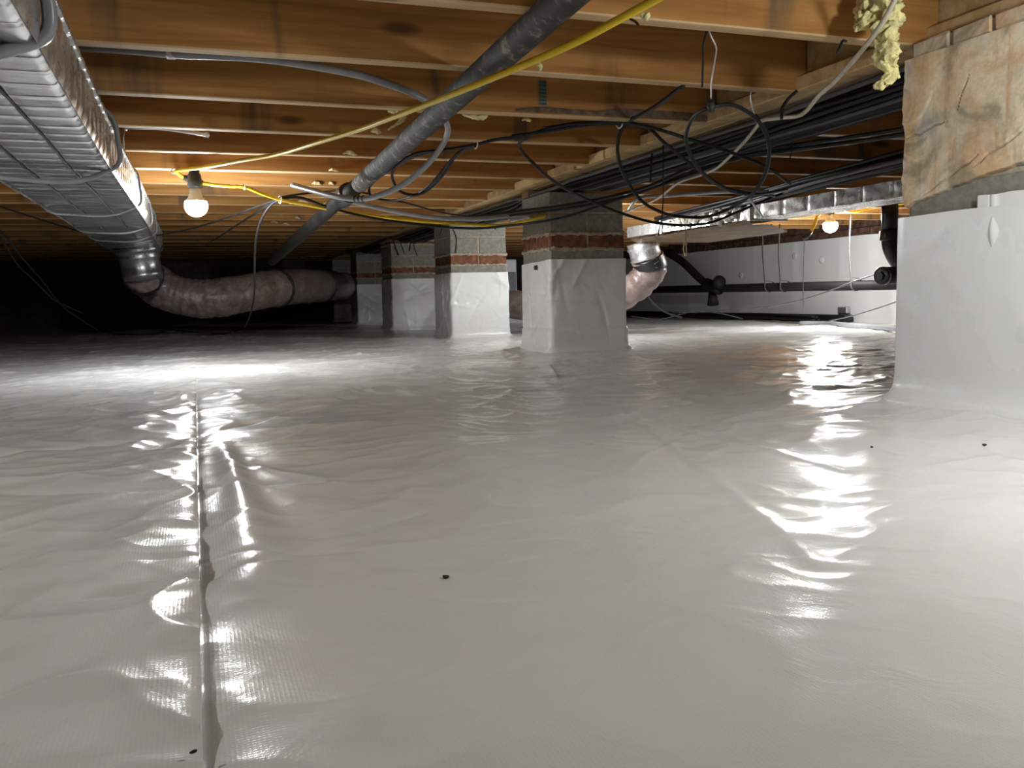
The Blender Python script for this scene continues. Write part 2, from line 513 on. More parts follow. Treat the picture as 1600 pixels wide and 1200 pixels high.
# ------------------------------------------------------------------ floor: white liner laid loosely on uneven ground
SEAM = -0.012
PIER_FEET = [(1.47, 1.10, 1.90, 1.50), (1.61, 3.85, 2.00, 4.22), (1.60, 5.53, 1.99, 5.93), (1.60, 7.36, 1.99, 7.77), (1.60, 9.05, 1.99, 9.42), (1.6, 10.7, 1.99, 11.1)]
def seg_dist(x, y, a, b):
    ax, ay = a; bx, by = b
    t = np.clip(((x - ax) * (bx - ax) + (y - ay) * (by - ay)) / ((bx - ax) ** 2 + (by - ay) ** 2), 0, 1)
    return np.hypot(x - ax - t * (bx - ax), y - ay - t * (by - ay)), t
def ground(x, y):
    r = np.hypot(x, y)
    h = 0.014 * gn(x * 1.1, y * 1.1, 1) + 0.010 * gn(x * 2.6, y * 2.6, 2) + 0.005 * gn(x * 6, y * 6, 3)
    h = h + 0.0016 * gn(x * 13 + 2 * gn(x * 3, y * 3, 9), y * 13, 4)
    # folds left from unrolling, stronger further back where the sheet was not pulled tight
    k = 0.55 + 1.2 * sm(1.0, 2.6, r)
    wx, wy = x + 0.15 * gn(x * 2.2, y * 2.2, 5), y + 0.15 * gn(x * 2.2, y * 2.2, 6)
    h = h + k * (0.0040 * crease(wx * 2.4, wy * 3.4, 7, 0.10) + 0.0022 * crease(wx * 6, wy * 7.5, 8, 0.12))
    h = h + k * 0.0016 * gn(wx * 18, wy * 26, 12)
    if np.size(x) > 10:
        h = h + folds(x, y, 70, 900, -0.3, 2.6, 0.9, 5.0, 0.15, 0.8, 0.012, 0.006)
    # a long crease running away from the lens
    for a, b, hh, w in (((0.58, 0.70), (0.97, 1.86), 0.0035, 0.014), ((0.885, 1.76), (0.90, 1.03), 0.003, 0.012),
                        ((1.02, 1.2), (1.55, 1.95), 0.010, 0.07), ((1.25, 1.46), (1.47, 1.56), 0.009, 0.05), ((1.0, 1.30), (1.25, 1.05), 0.005, 0.05)):
        d, t = seg_dist(x, y, a, b)
        h = h + hh * np.exp(-(d / w) ** 2) * (0.7 + 0.5 * gn(x * 9, y * 9, 13))
    # puckers next to the seam on the free side and the lifted fold beside it
    d = x - SEAM
    near = np.exp(-np.clip(d, 0, None) / 0.05) * sm(0.45, 0.8, y) * (1 - sm(3.4, 4.5, y))
    h = h + near * (0.0045 * gn(y * 7.0, d * 6, 14) + 0.0025 * crease(y * 4, d * 4, 15, 0.15))
    wdt = 0.018 + 0.02 * np.exp(-((y - 0.95) / 0.25) ** 2)
    fold = np.exp(-((d - 0.052 + 0.008 * np.sin(y * 4)) / wdt) ** 2) * sm(0.80, 0.92, y) * (1 - sm(1.5, 1.9, y))
    h = h + 0.011 * fold - 0.005 * np.exp(-np.abs(d) / 0.012) * sm(0.3, 0.5, y) * (1 - sm(3, 4, y))
    dd, t = seg_dist(x, y, (SEAM, 1.77), (0.090, 1.80))
    h = h + 0.008 * np.exp(-dd / 0.012) * (1 - t)
    # gentle rise to the pier on the right and to the far corner
    h = h + 0.022 * np.exp(-((x - 1.6) / 0.4) ** 2 - ((y - 1.4) / 0.5) ** 2) + 0.02 * sm(5.5, 9.5, y) * (1 - sm(0, 3, x))
    h = h - 0.02 * sm(3.0, 4.8, x)
    return h

def sinh_axis(lo, hi, c0, c1, step, grow):
    out = list(np.arange(c0, c1, step))
    s, q = step, c1
    while q < hi:
        out.append(q); s *= grow; q += s
    out.append(hi)
    s, q = step, c0 - step
    while q > lo:
        out.insert(0, q); s *= grow; q -= s
    out.insert(0, lo)
    return np.array(out)
def y_axis(lo, hi):
    out, q = [lo], lo
    while q < hi:
        q += max(0.0032, 0.0042 * max(q, 0.0)) if q > 0.25 else 0.03
        out.append(min(q, hi))
    return np.array(out)
ys = y_axis(-2.4, 11.4)
xs = sinh_axis(-6.0, 5.6, -0.18, 1.62, 0.0048, 1.013)
GX, GY = np.meshgrid(xs, ys)
floor = grid_mesh('floor', GX, GY, ground(GX, GY), M['liner'], kind='structure')
floor['label'] = 'white glossy plastic liner spread wrinkled over the crawl space ground'

# the overlapping sheet on the left of the seam
ys2 = y_axis(-2.4, 11.0)
xs2 = SEAM - np.concatenate([[0.0, 0.0004, 0.0011, 0.002], sinh_axis(0.0038, 5.9, 0.0042, 0.30, 0.0034, 1.02)])
xs2 = np.concatenate([np.sort(xs2), [SEAM + 0.0001]])
GX2, GY2 = np.meshgrid(xs2, ys2)
D = SEAM - GX2
Z2 = ground(GX2, GY2)
A = np.exp(-D / 0.13) * sm(0.40, 0.7, GY2) * (1 - sm(3.6, 4.6, GY2))
wob = GY2 + 0.25 * D + 0.05 * gn(GY2 * 2, D * 3, 22)
Z2 = Z2 + 0.003 + 0.004 * np.exp(-D / 0.04) * (0.6 + 0.6 * gn(GY2 * 3, D * 0, 21)) * (1 - sm(4, 5, GY2))
Z2 = Z2 + A * (0.012 * gn(wob * 6.5, D * 7.0, 23) + 0.0055 * gn(wob * 15, D * 12, 24) + 0.006 * crease(wob * 5.0, D * 6.0, 25, 0.12))
edge_lift = np.where(D < -0.00005, -0.0013, 0.0)
Z2 = np.maximum(Z2, ground(GX2, GY2) + 0.0022) + edge_lift
GX2 = np.where(D < -0.00005, SEAM - 0.004, GX2)
EX = GX2 + np.where(D < 0.02, 0.0028 * gn(GY2 * 3.0, D * 0, 26) + 0.0012 * gn(GY2 * 14, D * 0, 27), 0.0)
sheet = grid_mesh('plastic_sheet', EX, GY2, Z2, M['liner'])
tag(sheet, 'white plastic sheet whose free edge makes the long straight overlap seam', 'plastic sheet')

# ------------------------------------------------------------------ walls
def wall_strip(name, v, f, mat): 
    o = mesh(name, v, f, mat); o['kind'] = 'structure'; return o
# right foundation wall, lined in white up to 0.69 m with bare bricks above
WX = 5.25
yw = np.arange(-2.4, 11.4, 0.03); zw = np.linspace(-0.08, 0.705, 26)
WY, WZ = np.meshgrid(yw, zw)
bul = 0.006 * gn(WY * 1.3, WZ * 2.0, 31) + 0.005 * np.maximum(0, np.cos(WY * 2 * np.pi / 0.61)) ** 40 + 0.003 * gn(WY * 6, WZ * 1.0, 32)
wall_r = grid_mesh('wall_right', WX - bul, WY, WZ + 0.004 * gn(WY * 3, WZ * 0, 33) * sm(0.62, 0.70, WZ), M['wall_liner'], kind='structure')
wall_r['label'] = 'white lined foundation wall along the right with bare bricks above'
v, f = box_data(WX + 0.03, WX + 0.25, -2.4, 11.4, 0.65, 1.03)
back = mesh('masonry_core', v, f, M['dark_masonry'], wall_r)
bv, bf = rough_box(-0.045, 0.045, -0.096, 0.096, -0.029, 0.029, 0.003, 0.002)
brick_me = None
for row, z in enumerate((0.738, 0.80)):
    y = 3.6 + 0.1 * row
    while y < 10.5:
        if brick_me is None:
            b = mesh('brick', bv, bf, M['dark_brick'], wall_r, loc=(WX + 0.03, y, z)); brick_me = b.data
        else:
            b = bpy.data.objects.new('brick', brick_me); link(b, wall_r)
            b.location = (WX + 0.03 + random.uniform(-0.003, 0.003), y, z)
        y += 0.203
for p in [(5.24,6.321,0.524),(5.24,6.689,0.576),(5.24,7.532,0.425),(5.24,5.318,0.645)]:
    v, f = lathe_data([(0, 0.032), (0.004, 0.030), (0.006, 0.016), (0.003, 0.006)], (WX - 0.004, p[1], p[2]), (-1, 0, 0), 14)
    mesh('fastener_disc', v, f, M['wall_liner'], wall_r, True)

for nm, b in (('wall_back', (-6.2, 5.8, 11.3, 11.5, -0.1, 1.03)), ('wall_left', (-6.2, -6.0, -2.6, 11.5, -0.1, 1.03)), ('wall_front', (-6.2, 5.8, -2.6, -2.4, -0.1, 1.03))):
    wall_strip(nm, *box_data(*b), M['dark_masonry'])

# ------------------------------------------------------------------ ceiling: plank subfloor on joists and a girder
v, f = box_data(-6.2, 5.8, -2.6, 11.5, 1.036, 1.06)
ceiling = mesh('ceiling', v, f, M['subfloor']); ceiling['kind'] = 'structure'
ceiling['label'] = 'wooden floor framing overhead of parallel joists under board decking'
JZ0, JZ1, JT, JS, JY0 = 0.80, 1.036, 0.039, 0.432, 1.522
jl, jr = -5.98, 1.565
def joist(x0, x1, y, dz=0.0):
    nseg = 14
    vs, fs, fm = [], [], []
    ph = random.uniform(0, 9)
    for i in range(nseg + 1):
        x = x0 + (x1 - x0) * i / nseg - (x0 + x1) / 2
        dy = 0.003 * math.sin(x * 1.1 + ph); d2 = 0.002 * math.sin(x * 2.3 + ph * 2)
        c = 0.003
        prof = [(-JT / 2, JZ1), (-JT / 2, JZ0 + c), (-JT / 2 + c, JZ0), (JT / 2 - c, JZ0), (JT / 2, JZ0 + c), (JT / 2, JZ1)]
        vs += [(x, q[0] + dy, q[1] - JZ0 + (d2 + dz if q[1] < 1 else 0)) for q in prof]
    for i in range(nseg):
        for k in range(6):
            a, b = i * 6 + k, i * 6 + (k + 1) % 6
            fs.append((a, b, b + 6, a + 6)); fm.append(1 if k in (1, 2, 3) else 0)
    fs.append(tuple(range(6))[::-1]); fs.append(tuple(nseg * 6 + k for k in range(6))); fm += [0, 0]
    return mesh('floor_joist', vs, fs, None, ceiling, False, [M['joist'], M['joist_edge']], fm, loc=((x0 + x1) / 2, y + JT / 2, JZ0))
joists = {}
for k in range(-8, 23):
    y = JY0 + JS * k
    joists[k] = joist(jl, jr, y, random.uniform(-0.002, 0.002))
    joist(1.675, 5.27, y + 0.085 + random.uniform(-0.01, 0.01), random.uniform(-0.002, 0.002))
# long rows of boards of the decking, seen between the joists
for i, x in enumerate(np.arange(-1.2, 1.5, 0.14)):
    v, f = box_data(-0.0685, 0.0685, -2.0, 6.0, -0.006, 0)
    mesh('decking_board', v, f, M['subfloor'], ceiling, loc=(x, 0, 1.036))

girder = empty('girder_beam', (1.62, 1.0, 0.80))
girder['kind'] = 'structure'; girder['label'] = 'long built-up wooden girder with a nailed ledger strip resting on the piers'
for i, (a, b) in enumerate(((1.572, 1.618), (1.620, 1.668))):
    v, f = rough_box(a, b, -2.3, 11.2, 0.803, 1.034, 0.003, 0.0)
    mesh('girder_ply', [(q[0] - a, q[1], q[2]) for q in v], f, M['girder'], girder, loc=(a, 0, 0))
y = -2.3
while y < 11.0:
    v, f = rough_box(1.534, 1.571, y + 0.005, y + 2.7, 0.8005, 0.838, 0.003, 0.0)
    mesh('ledger_strip', [(q[0] - 1.534, q[1] - y, q[2]) for q in v], f, M['girder'], girder, loc=(1.534, y, 0))
    y += 2.705

# bark edge and blue mill mark on the third joist
def joist_front(k): return JY0 + JS * k
JB = joists[2]
pts = [(0.897,2.386,0.81),(0.927,2.386,0.817),(0.986,2.386,0.822),(1.068,2.386,0.819),(1.161,2.386,0.819),(1.225,2.386,0.83),(1.3,2.386,0.83),(1.411,2.386,0.829),(1.479,2.386,0.827),(1.543,2.386,0.82)]
low = [(0.897,2.386,0.803),(0.926,2.386,0.801),(0.986,2.386,0.798),(1.067,2.386,0.8),(1.161,2.386,0.799),(1.224,2.386,0.8),(1.3,2.386,0.796),(1.411,2.386,0.797),(1.479,2.386,0.798),(1.543,2.386,0.801)]
vs, fs = [], []
for (a, b) in zip(pts, low):
    zb = max(b[2], JZ0 + 0.004)
    for z, dy in ((a[2], -0.0005), ((a[2] + zb) / 2 + 0.002, -0.004), (zb, -0.001)):
        vs.append((a[0], joist_front(2) + dy - 0.0035, z))
for i in range(len(pts) - 1):
    for k in range(2):
        a = i * 3 + k
        fs.append((a, a + 1, a + 4, a + 3))
o = mesh('bark_edge', vs, fs, M['bark'], JB, True); o.location = -JB.location; o['label'] = 'strip of dark bark left along the bottom edge of the joist'
vs, fs = [], []
for i in range(7):
    x0, z0 = 0.575, 0.826 + i * 0.010
    vs += [(x0, 2.3795, z0), (x0 + 0.024, 2.3795, z0), (x0 + 0.024, 2.3795, z0 + 0.0065), (x0, 2.3795, z0 + 0.0065)]
    fs.append((i * 4, i * 4 + 1, i * 4 + 2, i * 4 + 3))
p = [(0.981,2.386,0.852)]
off = p[0][0] - 0.587
o = mesh('mill_mark', [(q[0] + off, q[1], q[2]) for q in vs], fs, M['blue_paint'], JB); o.location = -JB.location; o['label'] = 'blue painted mill mark'

# ------------------------------------------------------------------ piers
def wrap_mesh(x0, y0, x1, y1, z_top, z_bot, parent, seed, skirt=0.0, slant=0.0, amp=1.0):
    per = []
    W, Dp = x1 - x0, y1 - y0
    corners = [(x0, y1), (x0, y0), (x1, y0), (x1, y1)]
    n = 46
    pts, nrm = [], []
    for c in range(4):
        a, b = corners[c], corners[(c + 1) % 4]
        t = np.linspace(0, 1, n, endpoint=False)
        nx, ny = [(-1, 0), (0, -1), (1, 0), (0, 1)][c]
        for q in t:
            pts.append((a[0] + (b[0] - a[0]) * q, a[1] + (b[1] - a[1]) * q))
            # round the corner normals
            e = min(q, 1 - q) * n
            k = max(0.0, 1 - e / 1.5) * 0.5
            pn = [(-1, 0), (0, -1), (1, 0), (0, 1)][(c - 1) % 4 if q < 0.5 else (c + 1) % 4]
            vx, vy = nx * (1 - k) + pn[0] * k, ny * (1 - k) + pn[1] * k
            l = math.hypot(vx, vy); nrm.append((vx / l, vy / l))
    P = np.array(pts + [pts[0]]); N = np.array(nrm + [nrm[0]])
    nz = 60
    t = np.linspace(0, 1, nz)[:, None]
    s = np.arange(len(P))[None, :] * (4 * (W + Dp) / 2 / len(P))
    s2 = np.where(np.arange(len(P))[None, :] == len(P) - 1, 0.0, s)
    top = z_top + 0.004 * gn(s2 * 5, 0 * s2, seed) + slant * np.clip((P[None, :, 1] - y0) / Dp, 0, 1)
    Z = z_bot + (top - z_bot) * t
    disp = 0.007 + amp * (0.004 * gn(s2 * 4, Z * 4, seed + 1) + folds(s2, Z, 34, seed, 0, 1.6, z_bot, z_top, 0.12, 0.45, 0.010, 0.006))
    disp = disp + amp * folds(s2, Z, 50, seed + 9, 0, 1.6, z_bot, z_top, 0.03, 0.12, 0.004, 0.004) + amp * 0.0012 * gn(s2 * 20, Z * 14, seed + 4)
    disp = np.maximum(disp, 0.002)
    if skirt:
        disp = disp * (1 - 0.4 * (Z < skirt)) + 0.009 * (1 - sm(skirt - 0.006, skirt, Z + 0.004 * gn(s2 * 6, 0 * s2, seed + 6)))
    disp = disp + 0.028 * np.exp(-np.clip(Z - z_bot - 0.012, 0, None) / 0.016)
    X = P[None, :, 0] + N[None, :, 0] * disp; Y = P[None, :, 1] + N[None, :, 1] * disp
    X[-0:, :] = X[-0:, :]
    o = grid_mesh('liner_wrap', X - parent.location.x, Y - parent.location.y, Z - parent.location.z, M['wrap'], parent)
    o['label'] = 'white plastic liner wrapped round the foot of the pier'
    return o

def lumpy_joint(x0, y0, x1, y1, z, r, parent, seed):
    """mortar squeezed out along a bed joint, all round the pier"""
    rnd = random.Random(seed)
    pts, rad = [], []
    c = [(x0, y0), (x1, y0), (x1, y1), (x0, y1), (x0, y0)]
    for i in range(4):
        for k in range(22):
            t = k / 22
            pts.append((c[i][0] + (c[i + 1][0] - c[i][0]) * t, c[i][1] + (c[i + 1][1] - c[i][1]) * t, z + rnd.uniform(-0.004, 0.003)))
            rad.append(r * rnd.uniform(0.55, 1.35))
    pts.append(c[0] + (z,)); rad.append(r)
    v, f = tube_data(pts, rad, 6, 1.3, (0, 0, 1))
    return mesh('mortar_joint', v, f, M['mortar'], parent, False)

def make_pier(x0, y0, x1, y1, label, courses, wrap_top, seed, skirt=0.0, z_foot=-0.01, slant=0.0):
    rnd = random.Random(seed)
    root = empty('masonry_pier', ((x0 + x1) / 2, (y0 + y1) / 2, 0.0))
    tag(root, label, 'pier', 'masonry piers under the girder')
    ztop = courses[-1][2]
    g = 0.004
    v, f = box_data(x0 + g, x1 - g, y0 + g, y1 - g, -0.06, ztop - 0.002)
    mesh('mortar_core', v, f, M['mortar'], root)
    for kind, z0, z1 in courses:
        j = 0.0045
        if kind == 'blockx':
            xs_ = [(x0, (x0 + x1) / 2 - j), ((x0 + x1) / 2 + j, x1)]; ys_ = [(y0, y1)]
        elif kind == 'blocky':
            ym = (y0 + y1) / 2
            xs_ = [(x0, x1)]; ys_ = [(y0, ym - j), (ym + j, y1)]
        elif kind == 'block':
            xs_ = [(x0, x1)]; ys_ = [(y0, y1)]
        if kind.startswith('block'):
            for a in xs_:
                for b in ys_:
                    v, f = rough_box(a[0], a[1], b[0], b[1], z0, z1, 0.004, 0.0015, rnd)
                    mesh('concrete_block', v, f, M['block'], root)
        else:
            h = (z1 - z0) / 2; zc = (z0 + z1) / 2
            # two stretchers in front, two behind, headers between them down the sides
            w = (x1 - x0) / 2 - j
            dp = (y1 - y0 - 6 * j) / 4
            for r in range(4):
                ya = y0 + r * (dp + 2 * j)
                for c in range(2):
                    xa = x0 + c * (w + 2 * j)
                    v, f = rough_box(xa, xa + w, ya, ya + dp, z0, z1, 0.004, 0.0025, rnd)
                    mesh('brick', v, f, M['brick'], root)
    for kind, z0, z1 in courses[1:]:
        if kind == 'brick':
            lumpy_joint(x0, y0, x1, y1, z0 - 0.004, 0.0075, root, seed)
            lumpy_joint(x0, y0, x1, y1, z1 + 0.004, 0.0075, root, seed + 1)
    wrap_mesh(x0 - 0.002, y0 - 0.002, x1 + 0.002, y1 + 0.002, wrap_top, z_foot, root, seed, skirt, slant)
    return root

std = [('block', 0.36, 0.490), ('brick', 0.500, 0.566), ('blockx', 0.575, 0.662), ('blocky', 0.669, 0.766)]
P1 = make_pier(1.61, 3.85, 2.00, 4.22, 'grey block and brick pier in the middle, the tallest seen whole with a skirted liner', std, 0.446, 101, 0.112, slant=-0.012)
std2 = [('block', 0.36, 0.482), ('brick', 0.490, 0.554), ('blockx', 0.563, 0.668), ('block', 0.674, 0.766)]
p = [(1.598,4.007,0.413)][0]
v, f = rough_box(1.588, 1.604, p[1] - 0.012, p[1] + 0.012, p[2] - 0.011, p[2] + 0.011, 0.003, 0.001)
mesh('fastener', v, f, M['socket'], P1, False)['label'] = 'black fastener pinning the liner'
make_pier(1.60, 5.53, 1.99, 5.93, 'block pier just behind the tallest one, its liner shiny and creased', std2, 0.436, 202, 0)
std3 = [('block', 0.36, 0.482), ('brick', 0.490, 0.545), ('blockx', 0.552, 0.640), ('block', 0.648, 0.735), ('brick', 0.741, 0.768)]
make_pier(1.60, 7.36, 1.99, 7.77, 'third block pier back in the row with black cables hanging over its top', std3, 0.445, 303, 0, 0.0)
std4 = [('blockx', 0.36, 0.49), ('brick', 0.497, 0.553), ('blockx', 0.560, 0.660), ('block', 0.668, 0.766)]
make_pier(1.60, 9.05, 1.99, 9.42, 'fourth pier back, half in darkness with a dim wrinkled liner', std4, 0.43, 404, 0, 0.0)
make_pier(1.60, 10.7, 1.99, 11.05, 'farthest pier, only its pale foot showing in the dark', std4, 0.22, 505, 0, 0.01)

# the near pier on the right: blocks covered by cracked parging, bricks on top, white liner below
nx0, ny0, nx1, ny1 = 1.478, 1.10, 1.90, 1.50
near = empty('parged_pier', ((nx0 + nx1) / 2, (ny0 + ny1) / 2, 0.0))
tag(near, 'large near pier with cracked tan parging above a white liner', 'pier', 'masonry piers under the girder')
v, f = box_data(nx0 + 0.004, nx1 - 0.004, ny0 + 0.004, ny1 - 0.004, -0.05, 0.79)
mesh('mortar_core', v, f, M['mortar'], near)
for z0, z1 in ((0.30, 0.49), (0.498, 0.60), (0.608, 0.752)):
    v, f = rough_box(nx0, nx1, ny0, ny1, z0, z1, 0.004, 0.001)
    mesh('concrete_block', v, f, M['block'], near)
for r in range(4):
    ya = ny0 + r * 0.1005
    for c in range(2):
        xa = nx0 - 0.002 + c * 0.212
        v, f = rough_box(xa, xa + 0.205, ny1 - (r + 1) * 0.1005 + 0.006 + (0 if r else 0), ny1 - r * 0.1005 - 0.002, 0.763, 0.7955, 0.004, 0.0015)
        mesh('brick', v, f, M['parge'], near)['label'] = 'thin brick in the top course, the same tan as the parging'
# parging as a shaped coat on the left face: broken lower edge, a loose plate, open cracks
py = np.linspace(ny0 - 0.002, ny1 + 0.004, 170); pz = np.linspace(0.43, 0.760, 190)
PY, PZ = np.meshgrid(py, pz)
fy = (ny1 - PY) / 0.30                     # 0 at the far edge, 1 at the right rim of the picture
T = 0.010 + 0.0016 * gn(PY * 12, PZ * 12, 61) + 0.0010 * gn(PY * 40, PZ * 40, 62)
low_edge = 0.452 + 0.058 * np.clip(fy, 0, 1.4) ** 0.9 + 0.007 * gn(PY * 16, 0 * PY, 63) + 0.003 * gn(PY * 60, 0 * PY, 64)
T = T * sm(-0.0015, 0.002, PZ - low_edge) - 0.006 * (1 - sm(-0.0015, 0.002, PZ - low_edge))
# the loose plate at the far upper edge
plate_low = 0.625 + 0.055 * np.clip(fy / 0.22, 0, 1) ** 3 + 0.004 * gn(PY * 30, 0 * PY, 65)
T = T + 0.0035 * sm(-0.001, 0.0015, PZ - plate_low) * (1 - sm(0.17, 0.27, fy))
for a, b, amp, sd in (((0.595, -0.0), (0.613, 0.35), 0.010, 66), ((0.47, 0.15), (0.535, 0.62), 0.008, 67), ((0.51, 0.55), (0.575, 1.05), 0.010, 68), ((0.625, 0.42), (0.69, 0.52), 0.012, 70)):
    t = (fy - a[1]) / (b[1] - a[1])
    line = a[0] + (b[0] - a[0]) * t + amp * gn(PY * 22, 0 * PY, sd) + 0.4 * amp * gn(PY * 70, 0 * PY, sd + 5)
    wdt = 0.0015 * np.clip(np.minimum(t, 1 - t) * 6, 0, 1)
    T = T - 0.0085 * np.exp(-(np.abs(PZ - line) / np.maximum(wdt, 1e-5)) ** 2) * (wdt > 0)
edge_in = 0.010 * gn(0 * PZ + 3, PZ * 14, 71) + 0.004 * gn(0 * PZ, PZ * 60, 72)
PYe = PY + np.where(PY > ny1 - 0.03, 1, 0) * (edge_in + 0.006) * sm(ny1 - 0.03, ny1, PY)
par = grid_mesh('parging', nx0 - T - near.location.x, PYe - near.location.y, PZ - near.location.z, M['parge'], near)
par['label'] = 'stained tan parging, cracked and broken off at the bottom edge'
v, f = rough_box(nx0 - 0.004, nx1, ny1 - 0.004, ny1 + 0.012, 0.45, 0.758, 0.003, 0.002)
mesh('parging_return', v, f, M['parge'], near)
wrap_mesh(nx0 - 0.010, ny0, nx1, ny1 + 0.012, 0.428, 0.018, near, 515, 0.0, 0.0, 0.3)
# second flap of liner lapped over the first, higher at its top
zz = np.linspace(0.05, 0.452, 70); yy = np.linspace(1.09, 1.318, 60)
LY, LZ = np.meshgrid(yy, zz)
e = (1.318 - LY)
off = 0.011 + 0.002 * gn(LY * 9, LZ * 6, 81) + 0.0035 * np.exp(-((e - 0.055 + 0.03 * LZ) / 0.007) ** 2) * sm(0.05, 0.3, LZ) + 0.007 * np.exp(-((e - 0.05) / 0.02) ** 2 - ((LZ - 0.38) / 0.03) ** 2)
off = off - 0.003 * (1 - sm(0, 0.004, e))
fl = grid_mesh('liner_flap', nx0 - off - near.location.x, LY - near.location.y, LZ + 0.006 * gn(LY * 14, 0 * LZ, 82) - 0.02 * sm(0.0, 0.2, e) * 0 - near.location.z, M['wrap'], near)
fl['label'] = 'second flap of white liner lapped over the first'

# wooden shims between the middle pier and the girder
o = MB().box(1.60, 1.70, 4.10, 4.19, 0.767, 0.7985).build('shim_block', M['dark_wood']); recentre(o, (1.65, 4.14, 0.767))
tag(o, 'small brown wooden shim on top of the tallest middle pier', 'shim')
for (a, b), yy_, lab in (((1.60, 1.70), 5.60, 'wooden shim on top of the second pier in the row'), ((1.60, 1.70), 7.5, 'wooden shim on top of the third pier in the row'), ((1.6, 1.7), 9.2, 'wooden shim on top of the dim fourth pier')):
    o = MB().box(a, b, yy_, yy_ + 0.10, 0.767 if yy_ != 7.5 else 0.769, 0.7985).build('shim_block', M['dark_wood']); recentre(o, (1.65, yy_ + 0.05, 0.768))
    tag(o, lab, 'shim')

# ------------------------------------------------------------------ left rectangular duct
DX0, DX1, DZ0, DZ1, DY0, DY1 = -0.475, -0.175, 0.62, 0.735, -1.2, 6.1
duct = empty('foil_duct', ((DX0 + DX1) / 2, 3.0, DZ0))
tag(duct, 'long rectangular foil-wrapped duct hung beside the left bulb', 'duct', None)
yd = np.arange(DY0, DY1, 0.008)
pitch = 0.082
ph = (yd + 0.006 * np.sin(yd * 5)) / pitch
saw = np.abs((ph % 1.0) - 0.5) * 2            # 0 in the middle of a panel, 1 at a crease
pil = 1 - saw ** 8
# bottom
tb = np.linspace(0, 1, 31)
BY, BT = np.meshgrid(yd, tb, indexing='ij')
thirds = np.minimum(np.abs(BT - 0.36), np.abs(BT - 0.70))
qu = 0.6 * (pil[:, None]) * (1 - np.exp(-thirds / 0.02))
sagz = -0.0032 * qu + 0.002 * gn(BY * 5, BT * 2, 91) - 0.006 * sm(2.5, 5, BY) * crease(BY * 5, BT * 2.4, 92, 0.14)
XB = DX0 + (DX1 - DX0) * BT + 0.004 * np.sin(BY * 2.0)
edge_round = 0.010 * (np.exp(-BT / 0.012) + np.exp(-(1 - BT) / 0.012))
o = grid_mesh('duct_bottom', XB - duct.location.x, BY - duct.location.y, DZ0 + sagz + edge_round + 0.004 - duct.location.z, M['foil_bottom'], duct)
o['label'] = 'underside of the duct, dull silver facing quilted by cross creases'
# sides
ts = np.linspace(0, 1, 16)
for side, x in (('right', DX1), ('left', DX0)):
    SY, ST = np.meshgrid(yd, ts, indexing='ij')
    shear = SY - 0.045 * ST
    p2 = (shear / pitch) % 1.0
    q = 1 - (np.abs(p2 - 0.5) * 2) ** 4
    s = 1 if side == 'right' else -1
    XS = x + s * sm(0, 0.12, ST) * (0.005 * q + 0.003 * gn(SY * 9, ST * 3, 93) + 0.002 * gn(SY * 40, ST * 6, 94)) + 0.004 * np.sin(SY * 2.0)
    ZS = DZ0 + 0.002 + (DZ1 - DZ0 - 0.004) * ST
    o = grid_mesh('duct_side', XS - duct.location.x, SY - duct.location.y, ZS - duct.location.z, M['foil'], duct)
# top edge: crimped seam
sy = np.arange(DY0, DY1, 0.006)
rad = 0.0075 + 0.0022 * np.sin(sy * 2 * math.pi / 0.013)
v, f = tube_data([(DX1 + 0.002 + 0.004 * math.sin(q * 2), q, DZ1 - 0.003) for q in sy], list(rad), 6)
mesh('crimped_seam', v, f, M['foil'], duct)
for t in (0.36, 0.70):
    x = DX0 + (DX1 - DX0) * t
    v, f = tube_data([(x + 0.004 * math.sin(q * 2) + 0.002 * math.sin(q * 7), q, DZ0 + 0.0015 - (0.0015 if int(q / pitch) % 2 else 0)) for q in np.arange(DY0, 5.2, 0.02)], 0.0022, 5)
    mesh('scrim_cord', v, f, M['seam_line'], duct, True)
v, f = box_data(DX0, DX1 - 0.002, DY0, DY1, DZ1 - 0.004, DZ1 + 0.002)
mesh('duct_top', v, f, M['foil'], duct)
v, f = box_data(DX0 + 0.002, DX1 - 0.004, DY1 - 0.01, DY1, DZ0 + 0.004, DZ1)
mesh('end_cap', v, f, M['foil'], duct)
# end boot and round collar
cc = Vector((-0.31, 5.86, 0.63))
ax = Vector((0.10, 0.06, -1))
v, f = lathe_data([(0, 0.15), (0.03, 0.132), (0.05, 0.120), (0.06, 0.126), (0.07, 0.118), (0.155, 0.116), (0.165, 0.124), (0.175, 0.116), (0.20, 0.114)], cc, ax, 32)
mesh('round_collar', v, f, M['collar'], duct, True)

# straps under the duct
def strap(name, pts, w, mat, label, cat='strap', thick=0.35):
    path = spline(pts, 6)
    v, f = tube_data(path, w, 8, thick, None)
    o = mesh(name, v, f, mat, None, True); recentre(o, path[0])
    tag(o, label, cat)
    return o
def duct_strap(y, w, sag, label, mat=M['conduit'], skew=0.0):
    pts = [(DX1 - 0.06, y - 0.03 + skew, 0.796), (DX1 + 0.006, y - 0.02, 0.752), (DX1 + 0.016, y - 0.01, 0.70), (DX1 + 0.014, y, 0.64), (DX1 - 0.02, y + 0.005, 0.622 - sag * 0.3), (-0.26, y + skew * 0.3, 0.606 - sag), (-0.38, y - skew * 0.3, 0.606 - sag * 0.9), (DX0 + 0.02, y - skew, 0.612 - sag * 0.3), (DX0 - 0.012, y - skew, 0.66), (DX0 - 0.014, y - skew, 0.796)]
    path = spline(pts, 6)
    v, f = tube_data(path, w, 8)
    o = mesh('duct_strap', v, f, mat, None, True); recentre(o, path[0])
    tag(o, label, 'strap', 'straps holding up the left duct')
    return o
duct_strap(1.315, 0.0095, 0.004, 'thick grey strap round the duct nearest the top left corner', M['conduit'], 0.0)
